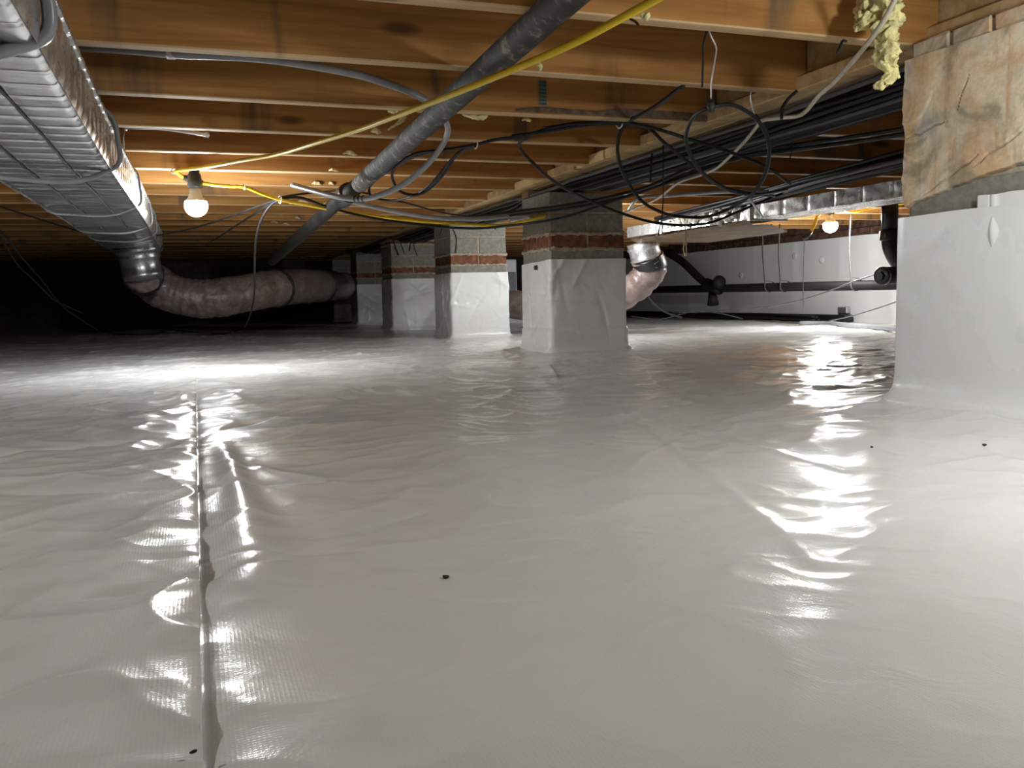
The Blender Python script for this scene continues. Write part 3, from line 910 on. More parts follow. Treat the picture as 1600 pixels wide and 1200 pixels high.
duct_strap(2.46, 0.0065, 0.012, 'grey strap sagging across the middle of the left duct underside')
duct_strap(3.40, 0.0045, 0.008, 'grey strap on the left duct with a pale foam blob at its corner')
duct_strap(4.25, 0.0045, 0.006, 'thin dark strap across the left duct behind the blob strap', M['grey_cable'])
duct_strap(4.75, 0.0045, 0.010, 'last thin dark strap before the round collar of the left duct', M['grey_cable'])

# flexible duct from the collar
fx = empty('flexible_duct', cc + ax.normalized() * 0.2)
tag(fx, 'pinkish wrinkled flexible duct sagging from the round collar toward the back', 'duct')
cpath = spline([tuple(cc + ax.normalized() * 0.17)] + [(-0.291,6.541,0.451),(-0.172,6.542,0.364),(0.006,6.525,0.315),(0.199,6.509,0.319),(0.425,6.591,0.356),(0.687,6.927,0.384),(1.031,7.66,0.401),(1.456,9.112,0.419),(1.827,10.476,0.437),(2.062,11.032,0.435)], 14)
nn = len(cpath)
rad = []
s = 0.0
for i, p in enumerate(cpath):
    if i: s += (cpath[i] - cpath[i - 1]).length
    rad.append(0.136 + 0.0032 * math.sin(s * 120) * (0.5 + noise.noise(Vector((s * 4, 3, 0)))) + 0.006 * noise.noise(Vector((s * 5, 0, 0))))
for i in range(20): rad[i] *= 0.80 + 0.20 * i / 20
v, f = tube_data(cpath, rad, 40)
v = [q + (q - cpath[min(i // 40, nn - 1)]).normalized() * (0.007 * noise.noise(q * 8) + 0.006 * noise.noise(Vector((q.x * 60, q.y * 20, q.z * 9)))) for i, q in enumerate(v)]
mesh('jacket', v, f, M['flex'], fx, True)
v, f = tube_data(cpath[0:13], [0.119 + 0.0012 * i for i in range(13)], 24)
o = mesh('cuff', v, f, M['black_plastic'], fx, True); o['label'] = 'black tape cuff at the collar'
for i in (78, 98):
    if i < nn - 1:
        v, f = tube_data([cpath[i], cpath[i] + (cpath[i + 1] - cpath[i]).normalized() * 0.03], 0.147, 28)
        mesh('strap_band', v, f, M['socket'], fx, True)

# ------------------------------------------------------------------ right duct behind the girder
rd = empty('old_foil_duct', (2.70, 3.5, 0.62))
tag(rd, 'old silver duct with white mastic running behind the middle pier on the right', 'duct')
RX0, RX1, RZ0, RZ1, RY0, RY1 = 2.60, 2.80, 0.624, 0.688, 1.2, 4.95
yd = np.arange(RY0, RY1, 0.012)
SY, ST = np.meshgrid(yd, np.linspace(0, 1, 9), indexing='ij')
q = 1 - (np.abs(((SY / 0.17) % 1.0) - 0.5) * 2) ** 10
o = grid_mesh('duct_side', RX0 - 0.006 * q + 0.003 * gn(SY * 12, ST * 2, 95) - rd.location.x, SY - rd.location.y, RZ0 + (RZ1 - RZ0) * ST - rd.location.z, M['foil'], rd)
SY, ST = np.meshgrid(yd, np.linspace(0, 1, 12), indexing='ij')
o = grid_mesh('duct_bottom', RX0 + (RX1 - RX0) * ST - rd.location.x, SY - rd.location.y, RZ0 + 0.005 * gn(SY * 7, ST * 3, 96) - 0.004 * crease(SY * 6, ST * 2, 97, 0.1) - rd.location.z, M['foil_old'], rd)
o['label'] = 'stained brownish underside of the duct'
SY, ST = np.meshgrid(np.arange(3.68, RY1, 0.012), np.linspace(0, 1, 14), indexing='ij')
o = grid_mesh('wide_bottom', RX0 + 0.01 + 0.46 * ST * sm(3.6, 4.2, SY) + 0.12 * ST - rd.location.x, SY - rd.location.y, RZ0 - 0.022 - 0.010 * sm(3.7, 4.6, SY) + 0.006 * gn(SY * 7, ST * 5, 98) + 0.02 * np.exp(-ST / 0.03) - rd.location.z, M['kraft'], rd)
o['label'] = 'brown torn paper facing under the wide end of the duct'
v, f = box_data(RX0, RX1, RY0, RY1, RZ0 + 0.012, RZ1)
mesh('duct_core', v, f, M['foil_old'], rd)
for y in (3.64, 4.50):
    v, f = box_data(RX0 - 0.014, RX1 + 0.01, y, y + 0.022, RZ0 - 0.008, RZ1 + 0.006)
    mesh('joint_band', v, f, M['foil'], rd)
# white mastic along the upper corner
rnd = random.Random(5)
mb = MB()
y = 3.70
while y < 4.45:
    L = rnd.uniform(0.03, 0.07)
    z = RZ0 + rnd.uniform(0.01, 0.06)
    pts = [(RX0 - 0.010, y + L * t, z + rnd.uniform(-0.012, 0.012)) for t in (0, 0.3, 0.6, 1)]
    v, f = tube_data(pts, [0.006, rnd.uniform(0.010, 0.022), rnd.uniform(0.010, 0.022), 0.005], 6, 0.5, (1, 0, 0))
    mb.add(v, f); y += L * rnd.uniform(0.2, 0.6)
mb.build('mastic', M['mastic'], rd, True)['label'] = 'lumpy white mastic smeared along the duct side'
# collar and the pink flexible branch
c2 = Vector((2.72, 4.98, 0.60))
v, f = lathe_data([(0, 0.10), (0.02, 0.10), (0.035, 0.108), (0.05, 0.10), (0.10, 0.098), (0.11, 0.106), (0.12, 0.098)], c2, (0.25, -0.05, -1), 28)
mesh('round_collar', v, f, M['foil'], rd, True)
fb = empty('flexible_duct', c2 + Vector((0.03, 0, -0.11)))
tag(fb, 'pink flexible duct branch partly hidden behind the tallest middle pier', 'duct')
bp = spline([tuple(c2 + Vector((0.03, -0.01, -0.10))), tuple(c2 + Vector((0.06, 0.0, -0.17))), tuple(c2 + Vector((0.0, 0.06, -0.27))), tuple(c2 + Vector((-0.16, 0.2, -0.38))), tuple(c2 + Vector((-0.4, 0.5, -0.40))), tuple(c2 + Vector((-0.62, 1.1, -0.38))), tuple(c2 + Vector((-0.62, 1.6, -0.36)))], 10)
v, f = tube_data(bp, [0.10 + 0.004 * math.sin(i * 2.1) for i in range(len(bp))], 28)
v = [q + (q - bp[min(i // 28, len(bp) - 1)]).normalized() * (0.010 * noise.noise(q * 14)) for i, q in enumerate(v)]
mesh('jacket', v, f, M['flex'], fb, True)
v, f = tube_data(bp[0:10], [0.106] * 10, 24)
mesh('cuff', v, f, M['black_plastic'], fb, True)['label'] = 'black tape cuff at the collar'

# ------------------------------------------------------------------ pipes
def pipe_thing(name, label, pts, r, mat, seg=18, n=6):
    root = empty(name, pts[0])
    tag(root, label, 'pipe')
    path = spline(pts, n) if n else [Vector(p) for p in pts]
    v, f = tube_data(path, r, seg)
    mesh('barrel', v, f, mat, root, True)
    return root, path
def collar_on(root, p, d, r, L, mat, name='coupling', seg=20):
    v, f = lathe_data([(-L / 2, r * 0.97), (-L / 2 + 0.003, r), (L / 2 - 0.003, r), (L / 2, r * 0.97)], p, d, seg)
    return mesh(name, v, f, mat, root, True)
# the dusty black drain pipe slanting under the joists
pa, pb = [(0.636,1.323,0.794),(0.59,3.2,0.696)]
pa = tuple(Vector(pa) + (Vector(pa) - Vector(pb)).normalized() * 0.25)
pz = (pa[0] + 0.02, -1.5, pa[2] + 0.0)
pm, pe = [(0.563,3.475,0.671),(0.443,5.319,0.516)]
p1, pth = pipe_thing('drain_pipe', 'dusty dark drain pipe slanting away under the joists beside the yellow cord', [pz, pa, pb], 0.0295, None, 20, 0)
bar = p1.children[0]
def dusty():
    m, nt, b = new_mat('dusty_pipe')
    v = coords(nt, (1, 1, 1))
    a = noise_fac(nt, v, 30.0, 6, 0.7)
    g = node(nt, 'ShaderNodeNewGeometry')
    c = ramp(nt, a, [(0.46, (0.032, 0.030, 0.027)), (0.56, (0.062, 0.056, 0.049)), (0.68, (0.28, 0.245, 0.185))])
    nt.links.new(c, b.inputs['Base Color'])
    b.inputs['Roughness'].default_value = 0.75
    b.inputs['Specular IOR Level'].default_value = 0.2
    bump(nt, b, a, 0.4, 0.003)
    return m
M['dusty'] = dusty()
bar.data.materials.clear(); bar.data.materials.append(M['dusty'])
v, f = tube_data([pb, pm, pe], 0.0285, 20)
mesh('lower_barrel', v, f, M['old_pipe'], p1, True)
dv = Vector(pm) - Vector(pb)
collar_on(p1, (Vector(pb) + Vector(pm)) / 2 + dv * 0.2, dv, 0.040, 0.10, M['black_plastic'])
# vertical vent pipe, elbow and tee at the right
va = [(3.733,3.936,0.744)]
vt = empty('vent_pipe', va[0]); tag(vt, 'black vertical plastic pipe with elbow in front of the white wall', 'pipe')
q = [(3.737,3.941,0.809),(3.725,3.917,0.549)]
v, f = tube_data([q[0], q[1]], 0.045, 24); mesh('barrel', v, f, M['black_plastic'], vt, True)
q2 = [(3.727,3.921,0.585),(3.729,3.911,0.502),(3.75,3.897,0.44),(3.787,3.877,0.381),(3.825,3.858,0.336),(3.879,3.836,0.313)]
v, f = tube_data(spline(q2, 6), 0.049, 24); mesh('elbow', v, f, M['black_plastic'], vt, True)
collar_on(vt, [(3.726,3.919,0.563)][0], (0, 0, 1), 0.056, 0.055, M['black_plastic'], 'hub')
t0, t1 = [(3.563,3.793,0.335),(3.99,3.854,0.356)]
v, f = tube_data([t0, t1], 0.047, 24); mesh('tee_barrel', v, f, M['black_plastic'], vt, True)
dd = (Vector(t0) - Vector(t1)).normalized()
v, f = lathe_data([(0, 0.050), (0.02, 0.050), (0.024, 0.046)], Vector(t0) - dd * 0.005, dd, 24); mesh('cleanout_hub', v, f, M['black_plastic'], vt, True)
v, f = lathe_data([(0, 0.028), (0.022, 0.026)], Vector(t0) + dd * 0.012, dd, 6); mesh('cleanout_plug', v, f, M['black_plastic'], vt)
# horizontal waste pipe along the right wall
w0 = (4.55, 3.6, 0.282); w1 = (4.55, 10.6, 0.31)
wp, _ = pipe_thing('waste_pipe', 'long black horizontal pipe running along the white right wall', [w0, w1], 0.036, M['old_pipe'], 18, 0)
yj = [(4.5,6.993,0.361),(4.5,7.444,0.633)]
br, _ = pipe_thing('branch_pipe', 'black pipe dropping diagonally into the long wall pipe', [(4.50, yj[1][1] + 0.25, 0.66), (4.50, yj[1][1], 0.57), (4.52, yj[0][1], 0.325), (4.55, yj[0][1] - 0.2, 0.30)], 0.038, M['old_pipe'], 16, 5)
collar_on(br, (4.53, yj[0][1] - 0.05, 0.315), (0.05, -0.75, -0.2), 0.055, 0.22, M['old_pipe'], 'wye')
v, f = lathe_data([(0, 0.03), (0.10, 0.045), (0.15, 0.055), (0.155, 0.01)], (4.54, yj[0][1] - 0.02, 0.29), (-0.1, -0.25, -0.9), 14)
mesh('lower_inlet', v, f, M['old_pipe'], br, True)
v, f = lathe_data([(0, 0.05), (0.10, 0.06), (0.11, 0.02)], (4.52, yj[0][1] - 0.12, 0.32), (-0.2, -0.8, 0.35), 16)
mesh('side_inlet', v, f, M['old_pipe'], br, True)

# hanger straps on the waste pipe
for (x, ytop, ybot), lab in (((1327, 352, 450), 'pale hanger strap holding the wall pipe near the right bulb'), ((1192, 362, 450), 'pale hanger strap holding the wall pipe near the diagonal branch'), ((1216, 366, 452), 'second pale strap close beside the diagonal branch end')):
    pass
for px_top, px_bot, lab in (([(4.5,5.118,0.755),(4.5,5.127,0.54),(4.5,5.11,0.354)], (0), 'pale perforated strap holding the wall pipe below the right bulb'),
                            ([(4.5,6.16,0.757),(4.5,6.15,0.555),(4.5,6.131,0.384)], (0), 'pale perforated strap holding the wall pipe left of the right bulb'),
                            ([(4.5,5.931,0.719),(4.5,5.938,0.544),(4.5,5.928,0.378)], (0), 'thin strap beside the other one left of the right bulb')):
    top, mid, bot = [Vector(q) for q in px_top]
    top.z = 0.80
    y0 = bot.y
    lo = 0.282 + 0.004 * (y0 - 3.6) - 0.04
    pts = [top, mid, (4.508, y0, 0.335), (4.508, y0, lo + 0.03), (4.55, y0, lo), (4.592, y0, lo + 0.03), (4.592, y0, 0.33), (4.515, y0, 0.345)]
    pth = spline(pts, 6)
    v, f = tube_data(pth, 0.010, 6, 0.25, (1, 0, 0))
    o = mesh('hanger_strap', v, f, M['strap_grey'], None, True); recentre(o, pth[0])
    tag(o, lab, 'strap', 'hanger straps of the wall pipe')

# grey tubing under the first joist and its loose loop
def cable(name, label, pts, r, mat, cat='cable', group=None, seg=7, n=6, **kw):
    o = tube(name, pts, r, mat, None, seg, n, **kw)
    tag(o, label, cat, group)
    return o
g1 = [(-0.312,2.374,0.905),(-0.222,2.263,0.871),(-0.108,2.198,0.855),(-0.02,2.154,0.841),(0.165,2.118,0.835),(0.28,2.118,0.827),(0.402,2.137,0.817),(0.506,2.184,0.805),(0.601,2.299,0.808),(0.703,2.476,0.807),(0.752,2.584,0.78),(0.749,2.666,0.742),(0.706,2.729,0.687),(0.647,2.799,0.64),(0.587,2.872,0.617),(0.541,2.942,0.614),(0.485,3.017,0.628),(0.418,3.152,0.664),(0.36,3.284,0.7)]
cd = empty('grey_tubing', g1[3]); tag(cd, 'grey plastic tubing along the first joist that loops down to an open end', 'tubing')
v, f = tube_data(spline(g1, 6), 0.0095, 12); mesh('tube_run', v, f, M['conduit'], cd, True)
for a in [(0.53,2.956,0.616),(0.541,2.942,0.614),(0.551,2.927,0.614)]:
    v, f = lathe_data([(-0.002, 0.0095), (-0.001, 0.0118), (0.001, 0.0118), (0.002, 0.0095)], a, (Vector(g1[14]) - Vector(g1[16])), 12)
    mesh('ring_mark', v, f, M['socket'], cd, True)
pc = [(-0.019,2.154,0.843)][0]
v, f = rough_box(pc[0] - 0.010, pc[0] + 0.012, pc[1] - 0.011, pc[1] + 0.013, pc[2] - 0.011, pc[2] + 0.016, 0.003, 0.001)
mesh('pipe_clip', v, f, M['zip'], cd)['label'] = 'pale clip fixing the tubing to the joist'
cable('grey_tubing', 'second grey tubing sagging from the slanting pipe to the middle pier and beyond',
      [(0.559,3.531,0.685),(0.602,3.514,0.671),(0.695,3.532,0.653),(0.802,3.544,0.633),(0.962,3.537,0.61),(1.143,3.578,0.609),(1.341,3.723,0.635),(1.445,3.794,0.651)] + [(1.575, 4.02, 0.66), (1.58, 4.3, 0.67), (1.9, 4.45, 0.68), (2.2, 4.3, 0.69)] + [(2.161,3.973,0.757),(2.232,3.84,0.753),(2.3,3.6,0.741),(2.324,3.375,0.721),(2.396,3.24,0.703)], 0.0095, M['conduit'], 'tubing', None, 10)
# bare metal rod, its shine put into the colour as plain white
rd_pts = [(-0.165,3.029,0.836),(-0.07,2.995,0.831),(0.005,2.944,0.815),(0.069,2.897,0.798)]
rod = empty('metal_rod', rd_pts[0]); tag(rod, 'short bright metal rod with a drop wire under the joists by the left duct', 'rod')
v, f = tube_data(spline(rd_pts, 5), [0.006] * 15 + [0.009], 10); mesh('rod_bar', v, f, M['glint_metal'], rod, True)
a = [(-0.174,3.033,0.834),(-0.18,3.031,0.804),(-0.182,3.028,0.762)]
v, f = tube_data(a, 0.0022, 6); mesh('drop_wire', v, f, M['steel'], rod, True)
v, f = lathe_data([(-0.008, 0.003), (-0.005, 0.008), (0.005, 0.008), (0.008, 0.003)], a[0], (1, 0, 0), 10); mesh('rod_knob', v, f, M['steel'], rod, True)

# ------------------------------------------------------------------ string light: yellow cord and bulbs
cord = [(-1.25, 1.10, 0.768), (-1.0, 0.85, 0.785), (-0.3, 0.45, 0.787), (0.2, 0.35, 0.785), (0.9, 0.55, 0.775), (1.16, 0.62, 0.765), (1.12, 0.8, 0.775)] + [(0.764,1.144,0.759),(0.736,1.303,0.755),(0.67,1.464,0.729),(0.613,1.644,0.721),(0.562,1.822,0.718),(0.488,2.117,0.721),(0.436,2.35,0.728),(0.368,2.59,0.736),(0.273,2.947,0.752),(0.184,3.141,0.762),(0.064,3.399,0.773),(-0.04,3.642,0.788)]
cord2 = [(-0.04,3.642,0.788),(-0.029,3.67,0.783),(-0.009,3.693,0.771)]
cord3 = [(0.056,3.667,0.75),(0.1,3.65,0.741),(0.159,3.628,0.734),(0.211,3.609,0.73),(0.277,3.603,0.704),(0.345,3.608,0.683),(0.451,3.621,0.665),(0.56,3.633,0.647),(0.717,3.725,0.636),(0.923,3.712,0.612),(1.149,3.789,0.606),(1.317,3.835,0.604),(1.436,3.9,0.616)]
cable('yellow_cable', 'yellow cord of the string lights crossing the joists from the top to the left bulb', cord + cord2[1:], 0.0072, M['yellow'], 'cord', 'yellow string light cord', 10)
cable('yellow_cable', 'yellow cord sagging from the left bulb to the middle pier', cord3 + [(1.588, 3.86, 0.65), (1.585, 4.24, 0.655), (1.8, 4.6, 0.70), (2.1, 4.72, 0.752), (2.25, 4.72, 0.762)], 0.0068, M['yellow'], 'cord', 'yellow string light cord', 10)

def bulb(label, c, r, power, top_z, mat_name, lean=(0, 0)):
    """lamp hanging socket-up: rubber socket with cord sleeves, white base, round glass"""
    c = Vector(c)
    root = empty('light_bulb', (c.x, c.y, c.z)); tag(root, label, 'bulb')
    g = glow(mat_name, power, r)
    prof = [(-r * 0.95, 0.001), (-r * 0.92, r * 0.25), (-r * 0.82, r * 0.52), (-r * 0.62, r * 0.78), (-r * 0.28, r * 0.96), (0, r), (r * 0.25, r * 0.97), (r * 0.42, r * 0.90)]
    v, f = lathe_data(prof, c, (0, 0, 1), 28); mesh('glass', v, f, g, root, True)
    v, f = lathe_data([(r * 0.42, r * 0.905), (r * 0.6, r * 0.76), (r * 0.85, r * 0.60), (r * 1.2, r * 0.50), (r * 1.7, r * 0.44)], c, (0, 0, 1), 24); mesh('bulb_base', v, f, M['bulb_base'], root, True)
    h0 = r * 1.6
    v, f = lathe_data([(h0, 0.027), (h0 + 0.004, 0.029), (h0 + 0.05, 0.025), (h0 + 0.056, 0.020), (h0 + 0.075, 0.018), (h0 + 0.080, 0.010)], c, (0, 0, 1), 20); mesh('socket', v, f, M['socket'], root, True)
    return root, h0
bl = [(0.028,3.667,0.66)][0]
b1, h0 = bulb('glowing bulb hanging in a black socket beside the left foil duct', bl, 0.044, POWER_LEFT, 0.79, 'glow_left')
s0, s1 = [(-0.014,3.695,0.774),(0.056,3.667,0.75)]
mid = (Vector(s0) + Vector(s1)) / 2
v, f = tube_data([Vector(s0), mid, Vector(s1)], [0.010, 0.018, 0.011], 14); mesh('cord_sleeve', v, f, M['socket'], b1, True)
br_ = [(4.176,4.947,0.704)][0]
b2, h0 = bulb('glowing bulb in front of the white right wall', br_, 0.050, POWER_RIGHT, 0.77, 'glow_right')
bn = (1.16, 0.62, 0.68)
b3, h0 = bulb('third glowing bulb of the string just outside the view near the parged pier', bn, 0.042, POWER_NEAR, 0.77, 'glow_near')
b4, h0 = bulb('added fill bulb outside the view left of the foil duct, brightening the left floor', (-1.25, 1.10, 0.69), 0.042, POWER_FILL, 0.77, 'glow_fill')  # added fill lamp, placed out of view to brighten the left floor
b5, h0 = bulb('glowing bulb of the string hidden from view behind the tallest middle pier', (2.25, 4.72, 0.68), 0.042, 7.0, 0.77, 'glow_hidden')
cable('yellow_cable', 'yellow cord over the right bulb running behind the parged pier', [(br_[0] - 0.05, br_[1] + 0.02, br_[2] + 0.13), (br_[0], br_[1], br_[2] + 0.135)] + [(4.21,4.783,0.784),(4.337,4.686,0.806),(4.462,4.535,0.821),(4.58,4.387,0.839)], 0.0068, M['yellow'], 'cord', 'yellow string light cord', 8)
pl = [(4.072,4.834,0.792),(4.009,4.804,0.793),(3.95,4.77,0.781),(3.885,4.735,0.735),(3.867,4.737,0.689),(3.84,4.741,0.639)]
plug = empty('plug_end', pl[0]); tag(plug, 'yellow plug end of the string lights hanging left of the right bulb', 'plug')
v, f = tube_data(spline(pl, 5), 0.011, 10); mesh('cord_end', v, f, M['yellow'], plug, True)
a = [(3.845,4.74,0.648),(3.815,4.748,0.619),(3.791,4.756,0.607)]
v, f = tube_data(a, [0.013, 0.021, 0.014], 12); mesh('plug_body', v, f, M['socket'], plug, True)

# white ties on the cord
def tie(p, d, r, label):
    pts = []
    d = Vector(d).normalized(); u = d.orthogonal().normalized(); w = d.cross(u)
    for k in range(11):
        a = 2 * math.pi * k / 10
        pts.append(Vector(p) + (u * math.cos(a) + w * math.sin(a)) * r)
    pts.append(pts[-1] + Vector((0.006, -0.006, -0.014)))
    v, f = tube_data(pts, 0.0022, 6)
    o = mesh('zip_tie', v, f, M['zip'], None, True); recentre(o, Vector(p)); tag(o, label, 'tie', 'white ties on cords and cables')
tie([(0.211,3.609,0.73)][0], (1, 0.3, 0), 0.010, 'white tie on the yellow cord right of the left bulb')
tie([(0.345,3.608,0.683)][0], (1, 0.3, 0), 0.015, 'white tie bundling black cables to the yellow cord')
tie([(-0.045,3.644,0.791)][0], (0.3, 1, 0), 0.010, 'white tie where the yellow cord doubles back by the bulb')
tie([(0.869,2.678,0.76)][0], (1, 0.2, 0), 0.013, 'white tie round black cables above the slanting pipe loop')
tie([(1.27,2.462,0.803)][0], (1, 0.2, 0), 0.016, 'white tie holding black cables under the bark-edged joist')

# ------------------------------------------------------------------ black cables
CB = M['cable']
cable('black_cable', 'black cable from the bark-edged joist tie dipping across the middle pier to the right',
      [(1.201,1.974,0.801),(1.219,2.095,0.793),(1.251,2.276,0.794),(1.27,2.462,0.805),(1.16,2.546,0.813),(1.08,2.617,0.803),(1.036,2.674,0.785),(1.035,2.726,0.773),(1.064,2.767,0.756),(1.107,2.802,0.733),(1.269,2.951,0.678),(1.496,3.132,0.636),(1.68,3.221,0.599),(1.845,3.265,0.57),(1.995,3.263,0.559),(2.128,3.27,0.574),(2.259,3.281,0.617),(2.426,3.28,0.678),(2.596,3.278,0.734)], 0.0058, CB)
cable('black_cable', 'black cable hanging in a deep loop right of the tie, ending in the coil',
      [(0.99,2.669,0.789),(1.08,2.616,0.797),(1.198,2.532,0.808),(1.302,2.451,0.803),(1.277,2.458,0.787),(1.279,2.495,0.739),(1.322,2.558,0.682),(1.393,2.635,0.64),(1.481,2.705,0.592),(1.593,2.768,0.562),(1.714,2.83,0.553),(1.836,2.839,0.557),(1.904,2.765,0.59),(1.85,2.574,0.62),(1.763,2.395,0.654),(1.65,2.226,0.685),(1.515,2.065,0.724),(1.43,1.991,0.739)], 0.0058, CB)
cable('black_cable', 'black cable coil hanging in a round ring from a wire under the joist',
      [(1.89,2.452,0.61),(1.621,2.223,0.564),(1.476,2.114,0.549),(1.331,2.006,0.555),(1.202,1.895,0.574),(1.124,1.82,0.604),(1.08,1.764,0.634),(1.064,1.719,0.656),(1.054,1.67,0.665),(1.063,1.635,0.669),(1.104,1.632,0.677),(1.162,1.653,0.671),(1.227,1.692,0.656),(1.281,1.733,0.624),(1.33,1.797,0.591),(1.373,1.884,0.551),(1.405,1.977,0.527),(1.428,2.074,0.514)], 0.0046, CB)
cable('black_cable', 'black cable from the tie running straight down right past the girder',
      [(1.088,2.636,0.813),(1.179,2.539,0.812),(1.261,2.444,0.803),(1.321,2.377,0.778),(1.355,2.341,0.76),(1.423,2.314,0.735),(1.5,2.305,0.715),(1.592,2.312,0.694),(1.77,2.395,0.67),(1.966,2.534,0.639)], 0.0052, CB)
cable('black_cable', 'black cable from the tie running steeply under the girder bundle',
      [(1.178,2.561,0.81),(1.27,2.462,0.801),(1.331,2.395,0.778),(1.364,2.356,0.73),(1.407,2.336,0.689),(1.462,2.334,0.654),(1.563,2.356,0.605),(1.688,2.416,0.594),(1.912,2.549,0.6)], 0.0052, CB)
for dy, lab in ((0, 'black cable from behind the parged pier crossing to the top of the middle pier, upper'), (5, 'black cable from behind the parged pier crossing to the top of the middle pier, lower')):
    pts = [(1.804,1.796,0.693),(1.807,1.849,0.696),(1.81,2.01,0.707),(1.784,2.181,0.716),(1.784,2.396,0.732),(1.765,2.564,0.738),(1.745,2.838,0.729),(1.751,3.154,0.705),(1.666,3.343,0.682),(1.514,3.502,0.66),(1.369,3.715,0.654),(1.267,3.966,0.654),(1.264,4.397,0.681)]
    pts = [(p[0], p[1] + 0.0, p[2] - 0.0030 * dy) for p in pts]
    cable('black_cable', lab, pts, 0.0062, CB)
cable('black_cable', 'black cable crossing low over the front of the middle pier under the brick course top',
      [(1.829,2.164,0.714),(1.783,2.396,0.724),(1.764,2.563,0.727),(1.744,2.729,0.709),(1.725,3.108,0.684),(1.642,3.295,0.653),(1.49,3.451,0.603),(1.348,3.662,0.59),(1.202,3.768,0.584),(0.896,3.72,0.601),(0.662,3.648,0.628),(0.527,3.614,0.658),(0.426,3.612,0.692),(0.344,3.61,0.69)], 0.0056, CB)
cable('black_cable', 'black cable over the slanting pipe that hangs in a long loop below it',
      [(1.019,2.659,0.788),(0.925,2.67,0.774),(0.869,2.678,0.76),(0.79,2.759,0.754),(0.714,2.84,0.753),(0.675,2.906,0.732),(0.66,2.962,0.706),(0.675,3.006,0.675),(0.697,3.017,0.651),(0.736,3.001,0.637),(0.769,2.969,0.642),(0.797,2.908,0.668),(0.819,2.829,0.706),(0.828,2.765,0.738),(0.849,2.717,0.755),(0.869,2.678,0.758)], 0.0052, CB)
cable('black_cable', 'black cable making a wider loop left of the slanting pipe',
      [(0.794,2.812,0.763),(0.726,2.889,0.752),(0.681,3.064,0.732),(0.646,3.181,0.709),(0.632,3.237,0.685),(0.635,3.233,0.662),(0.674,3.217,0.644),(0.712,3.182,0.638),(0.751,3.103,0.642),(0.776,3.021,0.653),(0.808,2.938,0.689),(0.83,2.849,0.73),(0.849,2.759,0.752),(0.878,2.707,0.761)], 0.0046, CB)
cable('black_cable', 'thin black cable from the loops toward the second pier',
      [(0.685,3.267,0.65),(0.771,3.343,0.652),(0.919,3.557,0.651),(1.097,3.813,0.653),(1.388,4.137,0.664),(1.612,4.378,0.681)], 0.0036, CB)
cable('black_cable', 'thin black cable arching behind the open end of the grey tubing',
      [(0.344,3.61,0.69),(0.371,3.654,0.701),(0.466,3.675,0.718),(0.54,3.649,0.723),(0.589,3.577,0.721),(0.652,3.554,0.711),(0.69,3.539,0.703)], 0.0044, CB)
cable('black_cable', 'black cable from the white tie running left under the foil duct',
      [(0.348,3.608,0.688),(0.281,3.791,0.678),(0.136,4.162,0.653),(0.016,4.634,0.653),(-0.097,4.995,0.655),(-0.257,5.213,0.647),(-0.385,5.206,0.647),(-0.546,5.268,0.679),(-0.755,5.244,0.747),(-0.846,5.174,0.777),(-0.902,5.089,0.794),(-1.034,4.925,0.809)], 0.0044, CB)
cable('black_cable', 'black cable from the white tie to the joists above the flexible duct',
      [(0.348,3.607,0.685),(0.326,3.668,0.679),(0.256,4.12,0.661),(0.169,4.898,0.645),(0.093,5.781,0.643)], 0.0044, CB)
fl = [(p[0], p[1], max(float(ground(np.array([p[0]]), np.array([p[1]]))[0]) + 0.007, 0.004)) for p in [(0.351,8.154,0),(0.211,7.512,0),(0.026,8.19,0),(-0.229,8.839,0),(-0.368,8.151,0),(-0.589,8.24,0),(-0.822,9.163,0)]]
cable('black_cable', 'black cable dropping from the white tie to lie on the floor before the flexible duct',
      [(0.348,3.607,0.683),(0.318,3.67,0.671),(0.287,3.73,0.631),(0.269,3.891,0.57),(0.271,4.149,0.488),(0.287,4.505,0.38),(0.308,5.022,0.285),(0.304,5.546,0.173)] + fl + [(-0.647,6.21,0.156),(-0.725,6.033,0.235),(-0.767,5.842,0.307),(-0.801,5.547,0.424),(-0.837,5.145,0.547),(-0.827,4.827,0.605),(-0.852,4.629,0.668)], 0.0050, CB)
cable('black_cable', 'thinner black cable hanging in the dark at the far left',
      [(-0.658,6.008,0.233),(-0.756,5.838,0.299),(-0.777,5.635,0.333),(-0.824,5.448,0.422),(-0.842,5.036,0.51),(-0.869,4.845,0.622),(-0.88,4.64,0.669)], 0.0042, CB)

# the thick bundle stapled under the girder
rnd = random.Random(21)
bundle_label = 'black cable in the thick bundle strapped under the wooden girder'
for i in range(26):
    row, colm = i // 9, i % 9
    x = 1.618 + colm * 0.024 + row * 0.010 + rnd.uniform(-0.003, 0.003)
    z = 0.790 - row * 0.0165 - 0.010 * math.sin(colm / 8 * math.pi) * (0.3 if row == 0 else 1)
    pts = []
    y = 1.53
    while y < 9.6:
        t = (y - 1.53) / 2.3
        amp = abs(math.sin(math.pi * t))
        over = 1 - min(1.0, abs(((y - 4.03) % 1.79 + 0.9) % 1.79 - 0.9) / 0.35)
        zz_ = z - 0.008 * amp + 0.003 * math.sin(y * 5 + i)
        on_pier = any(q[1] - 0.12 < y < q[3] + 0.12 for q in PIER_FEET[1:])
        if on_pier: zz_ = 0.7745 + 0.0075 * (i % 3)
        xx = x + 0.006 * math.sin(y * 3.1 + i * 1.7) + 0.02 * (1 if y > 2.4 else 0) * (colm / 8) * min(1, (y - 2.4))
        pts.append((xx, y, min(zz_, 0.791)))
        y += 0.16
    cable('bundle_cable', bundle_label, pts, 0.0078 if row < 2 else 0.0068, CB if i % 4 else M['grey_cable'], 'cable', 'cables bundled under the girder', 6, 2)
